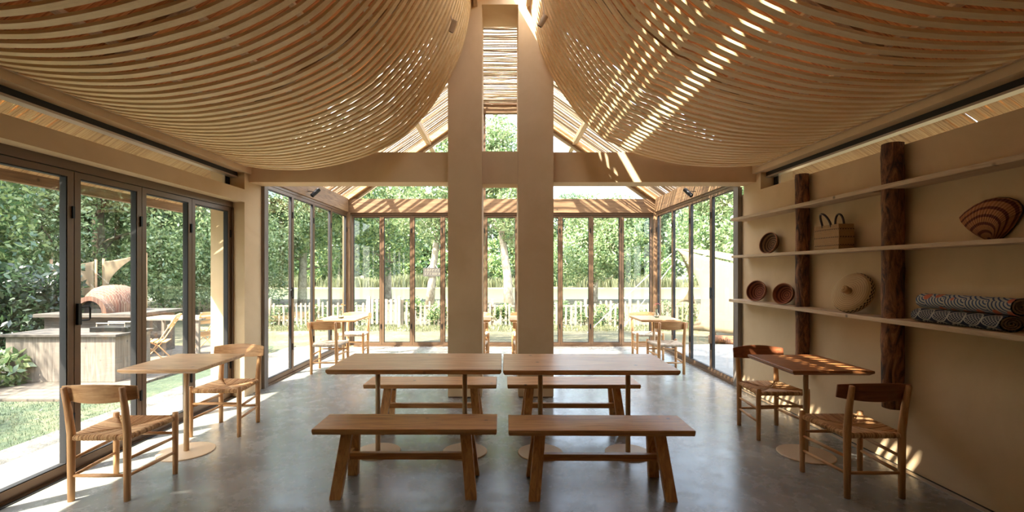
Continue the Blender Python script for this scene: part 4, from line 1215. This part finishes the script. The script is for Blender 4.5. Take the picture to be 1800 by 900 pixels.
MB().tube([P0 + Vector((0, 0, -.25)), Vector((P0.x - 1.4, P0.y + .2, 0))], .009, 6).build('guy_rope', 'rope_white', t)
# low log pile and things under the tent
rr = random.Random(9)
for i in range(3):
    px = 1228 + 18 * i; q = ray(px, 608, 10.6)
    MB().tube([(0, 0, .09), (.75, -.2, .09)], .09, 10).build('cut_log', 'log_bark', loc=(q[0] + .1, 10.3 - .30 * i, -.09), smooth=True, label=['weathered log lying under the tent, farthest back', 'weathered log lying under the tent, middle one', 'weathered log lying under the tent, closest to the deck'][i], cat='log')

# ------------------------------------------------------------------ left garden: counter, oven, screens, folding chairs
t = empty('outdoor_counter', (-6.0, 6.75, -.03), label='low grey-brown plank counter outside the first left doors', cat='counter')
B(-.78, .72, -.3, .35, 0, .62).build('counter_body', 'grey_wood_z', t, bevel=.006)
B(-.82, .76, -.34, .39, .62, .655).build('worktop', 'weathered_x', t, bevel=.004)
t = empty('gas_stove', (-5.55, 6.8, .626), label='small black stove standing on the outdoor counter', cat='stove')
B(-.25, .25, -.16, .16, 0, .07).build('stove_body', 'dark_metal', t, bevel=.006)
MB().tube([(-.2, -.1, .07), (-.2, -.1, .12), (.2, -.1, .12), (.2, -.1, .07)], .008, 6).build('pan_rack', 'aluminium', t)
MB().tube([(-.2, .1, .07), (-.2, .1, .12), (.2, .1, .12), (.2, .1, .07)], .008, 6).build('pan_rack', 'aluminium', t)
# brick oven
t = empty('pizza_oven', (-7.15, 8.7, -.03), label='round brick oven on a stone plinth outside the second left door', cat='oven')
B(-.75, .75, -.55, .55, 0, .72).build('plinth', 'weathered_x', t, bevel=.01)
B(-.85, .85, -.65, .65, .72, .78).build('ledge', 'weathered_x', t, bevel=.006)
MB().lathe([(.43, .78), (.435, .92), (.39, 1.08), (.3, 1.19), (.16, 1.25), (0, 1.265)], 36).build('dome', 'oven_brick', t, smooth=True)
mb = MB(); n = 16
for (r0, r1, y0, y1) in ((.22, .30, -.52, -.30),):
    for k in range(n + 1):
        a = PI * k / n
        for (r_, y) in ((r0, y0), (r1, y0), (r1, y1), (r0, y1)): mb.v.append((r_ * math.cos(a), y, .78 + r_ * math.sin(a)))
    for k in range(n):
        for j in range(4):
            j2 = (j + 1) % 4; mb.f.append((k * 4 + j, k * 4 + j2, (k + 1) * 4 + j2, (k + 1) * 4 + j))
mb.build('oven_arch', 'oven_brick', t)
mb = MB(); mb.v = [(0, -.45, .785)] + [(.22 * math.cos(PI * k / 16), -.45, .785 + .22 * math.sin(PI * k / 16)) for k in range(17)]
mb.f = [(0, k + 1, k + 2) for k in range(16)]; mb.build('oven_mouth', 'near_black', t)  # flat near-black sheet paints the shade inside the oven; no hollow behind it
# canvas screens outside left
t = empty('canvas_screen', (-8.6, 10.0, -.05), label='beige canvas screen standing behind the brick oven, flat panel', cat='screen')
sail_mesh([(-.95, 0, 1.68), (-.04, 0, 1.74), (-.04, 0, .60), (-.95, 0, .56)], inset=(.04, 0, 0, 0)).build('sheet', 'canvas', t, smooth=True)
for x in (-.97, -.02): MB().tube([(x, .03, 0), (x, .03, 1.78)], .025, 8).build('pole', 'post_wood_z', t, smooth=True)
t = empty('shade_sail', (-8.17, 10.1, -.05), label='pointed beige shade sail rising above the brick oven', cat='shade sail')
sail_mesh([(-.36, 0, 1.74), (.36, .1, 1.9), (-.28, .05, 1.24), (-.36, 0, 1.2)], inset=(.03, .14, 0, 0)).build('sheet', 'canvas', t, smooth=True)
for x, h in ((-.38, 1.8), (.38, 1.93)): MB().tube([(x, .04 + (.2 if x > 0 else 0), 0), (x, .04 + (.2 if x > 0 else 0), h)], .025, 8).build('pole', 'post_wood_z', t, smooth=True)
def folding_chair(loc, rz, label):
    t = empty('folding_chair', loc, rz, label=label, cat='folding chair')
    for sx in (-1, 1):
        MB().tube([(sx * .22, .28, 0), (sx * .22, -.02, .34), (sx * .22, -.30, .82)], .016, 6, flat=.6).build('leg', 'table_wood_z', t)
        MB().tube([(sx * .195, -.25, 0), (sx * .195, .0, .30), (sx * .195, .22, .43)], .016, 6, flat=.6).build('leg', 'table_wood_z', t)
    mb = MB()
    for k in range(5): mb.box(-.2, .2, -.16 + k * .085, -.10 + k * .085, .40 + k * .006, .415 + k * .006)
    mb.build('seat', 'table_wood_x', t)
    mb = MB()
    for k in range(3): y = -.19 - k * .045; z = .62 + k * .075; mb.box(-.22, .22, y - .008, y + .008, z, z + .055)
    mb.build('backrest', 'table_wood_x', t)
    return t
fc = folding_chair((-5.45, 7.45, -.03), R(115), 'folding wooden chair on the patio, seen through the second left door')
dup(fc, (-5.15, 8.2, -.03), R(60), 'folding wooden chair on the patio behind the left wall table')
dup(fc, (-5.55, 8.95, -.03), R(100), 'folding wooden chair on the patio, farthest from the doors')
dup(fc, (-4.75, 8.85, -.03), R(-80), 'folding wooden chair on the patio, seen through the fourth left door')
t = empty('patio_table', (-5.55, 8.15, -.03), label='dark outdoor table among the folding chairs on the patio', cat='table')
mb = MB()
for k in range(7): mb.box(-.55, .55, -.35 + k * .1, -.26 + k * .1, .70, .725)
mb.build('tabletop', 'grey_wood_x', t)
for x in (-.5, .5):
    for y in (-.3, .3): B(x - .025, x + .025, y - .025, y + .025, 0, .70).build('leg', 'grey_wood_z', t)
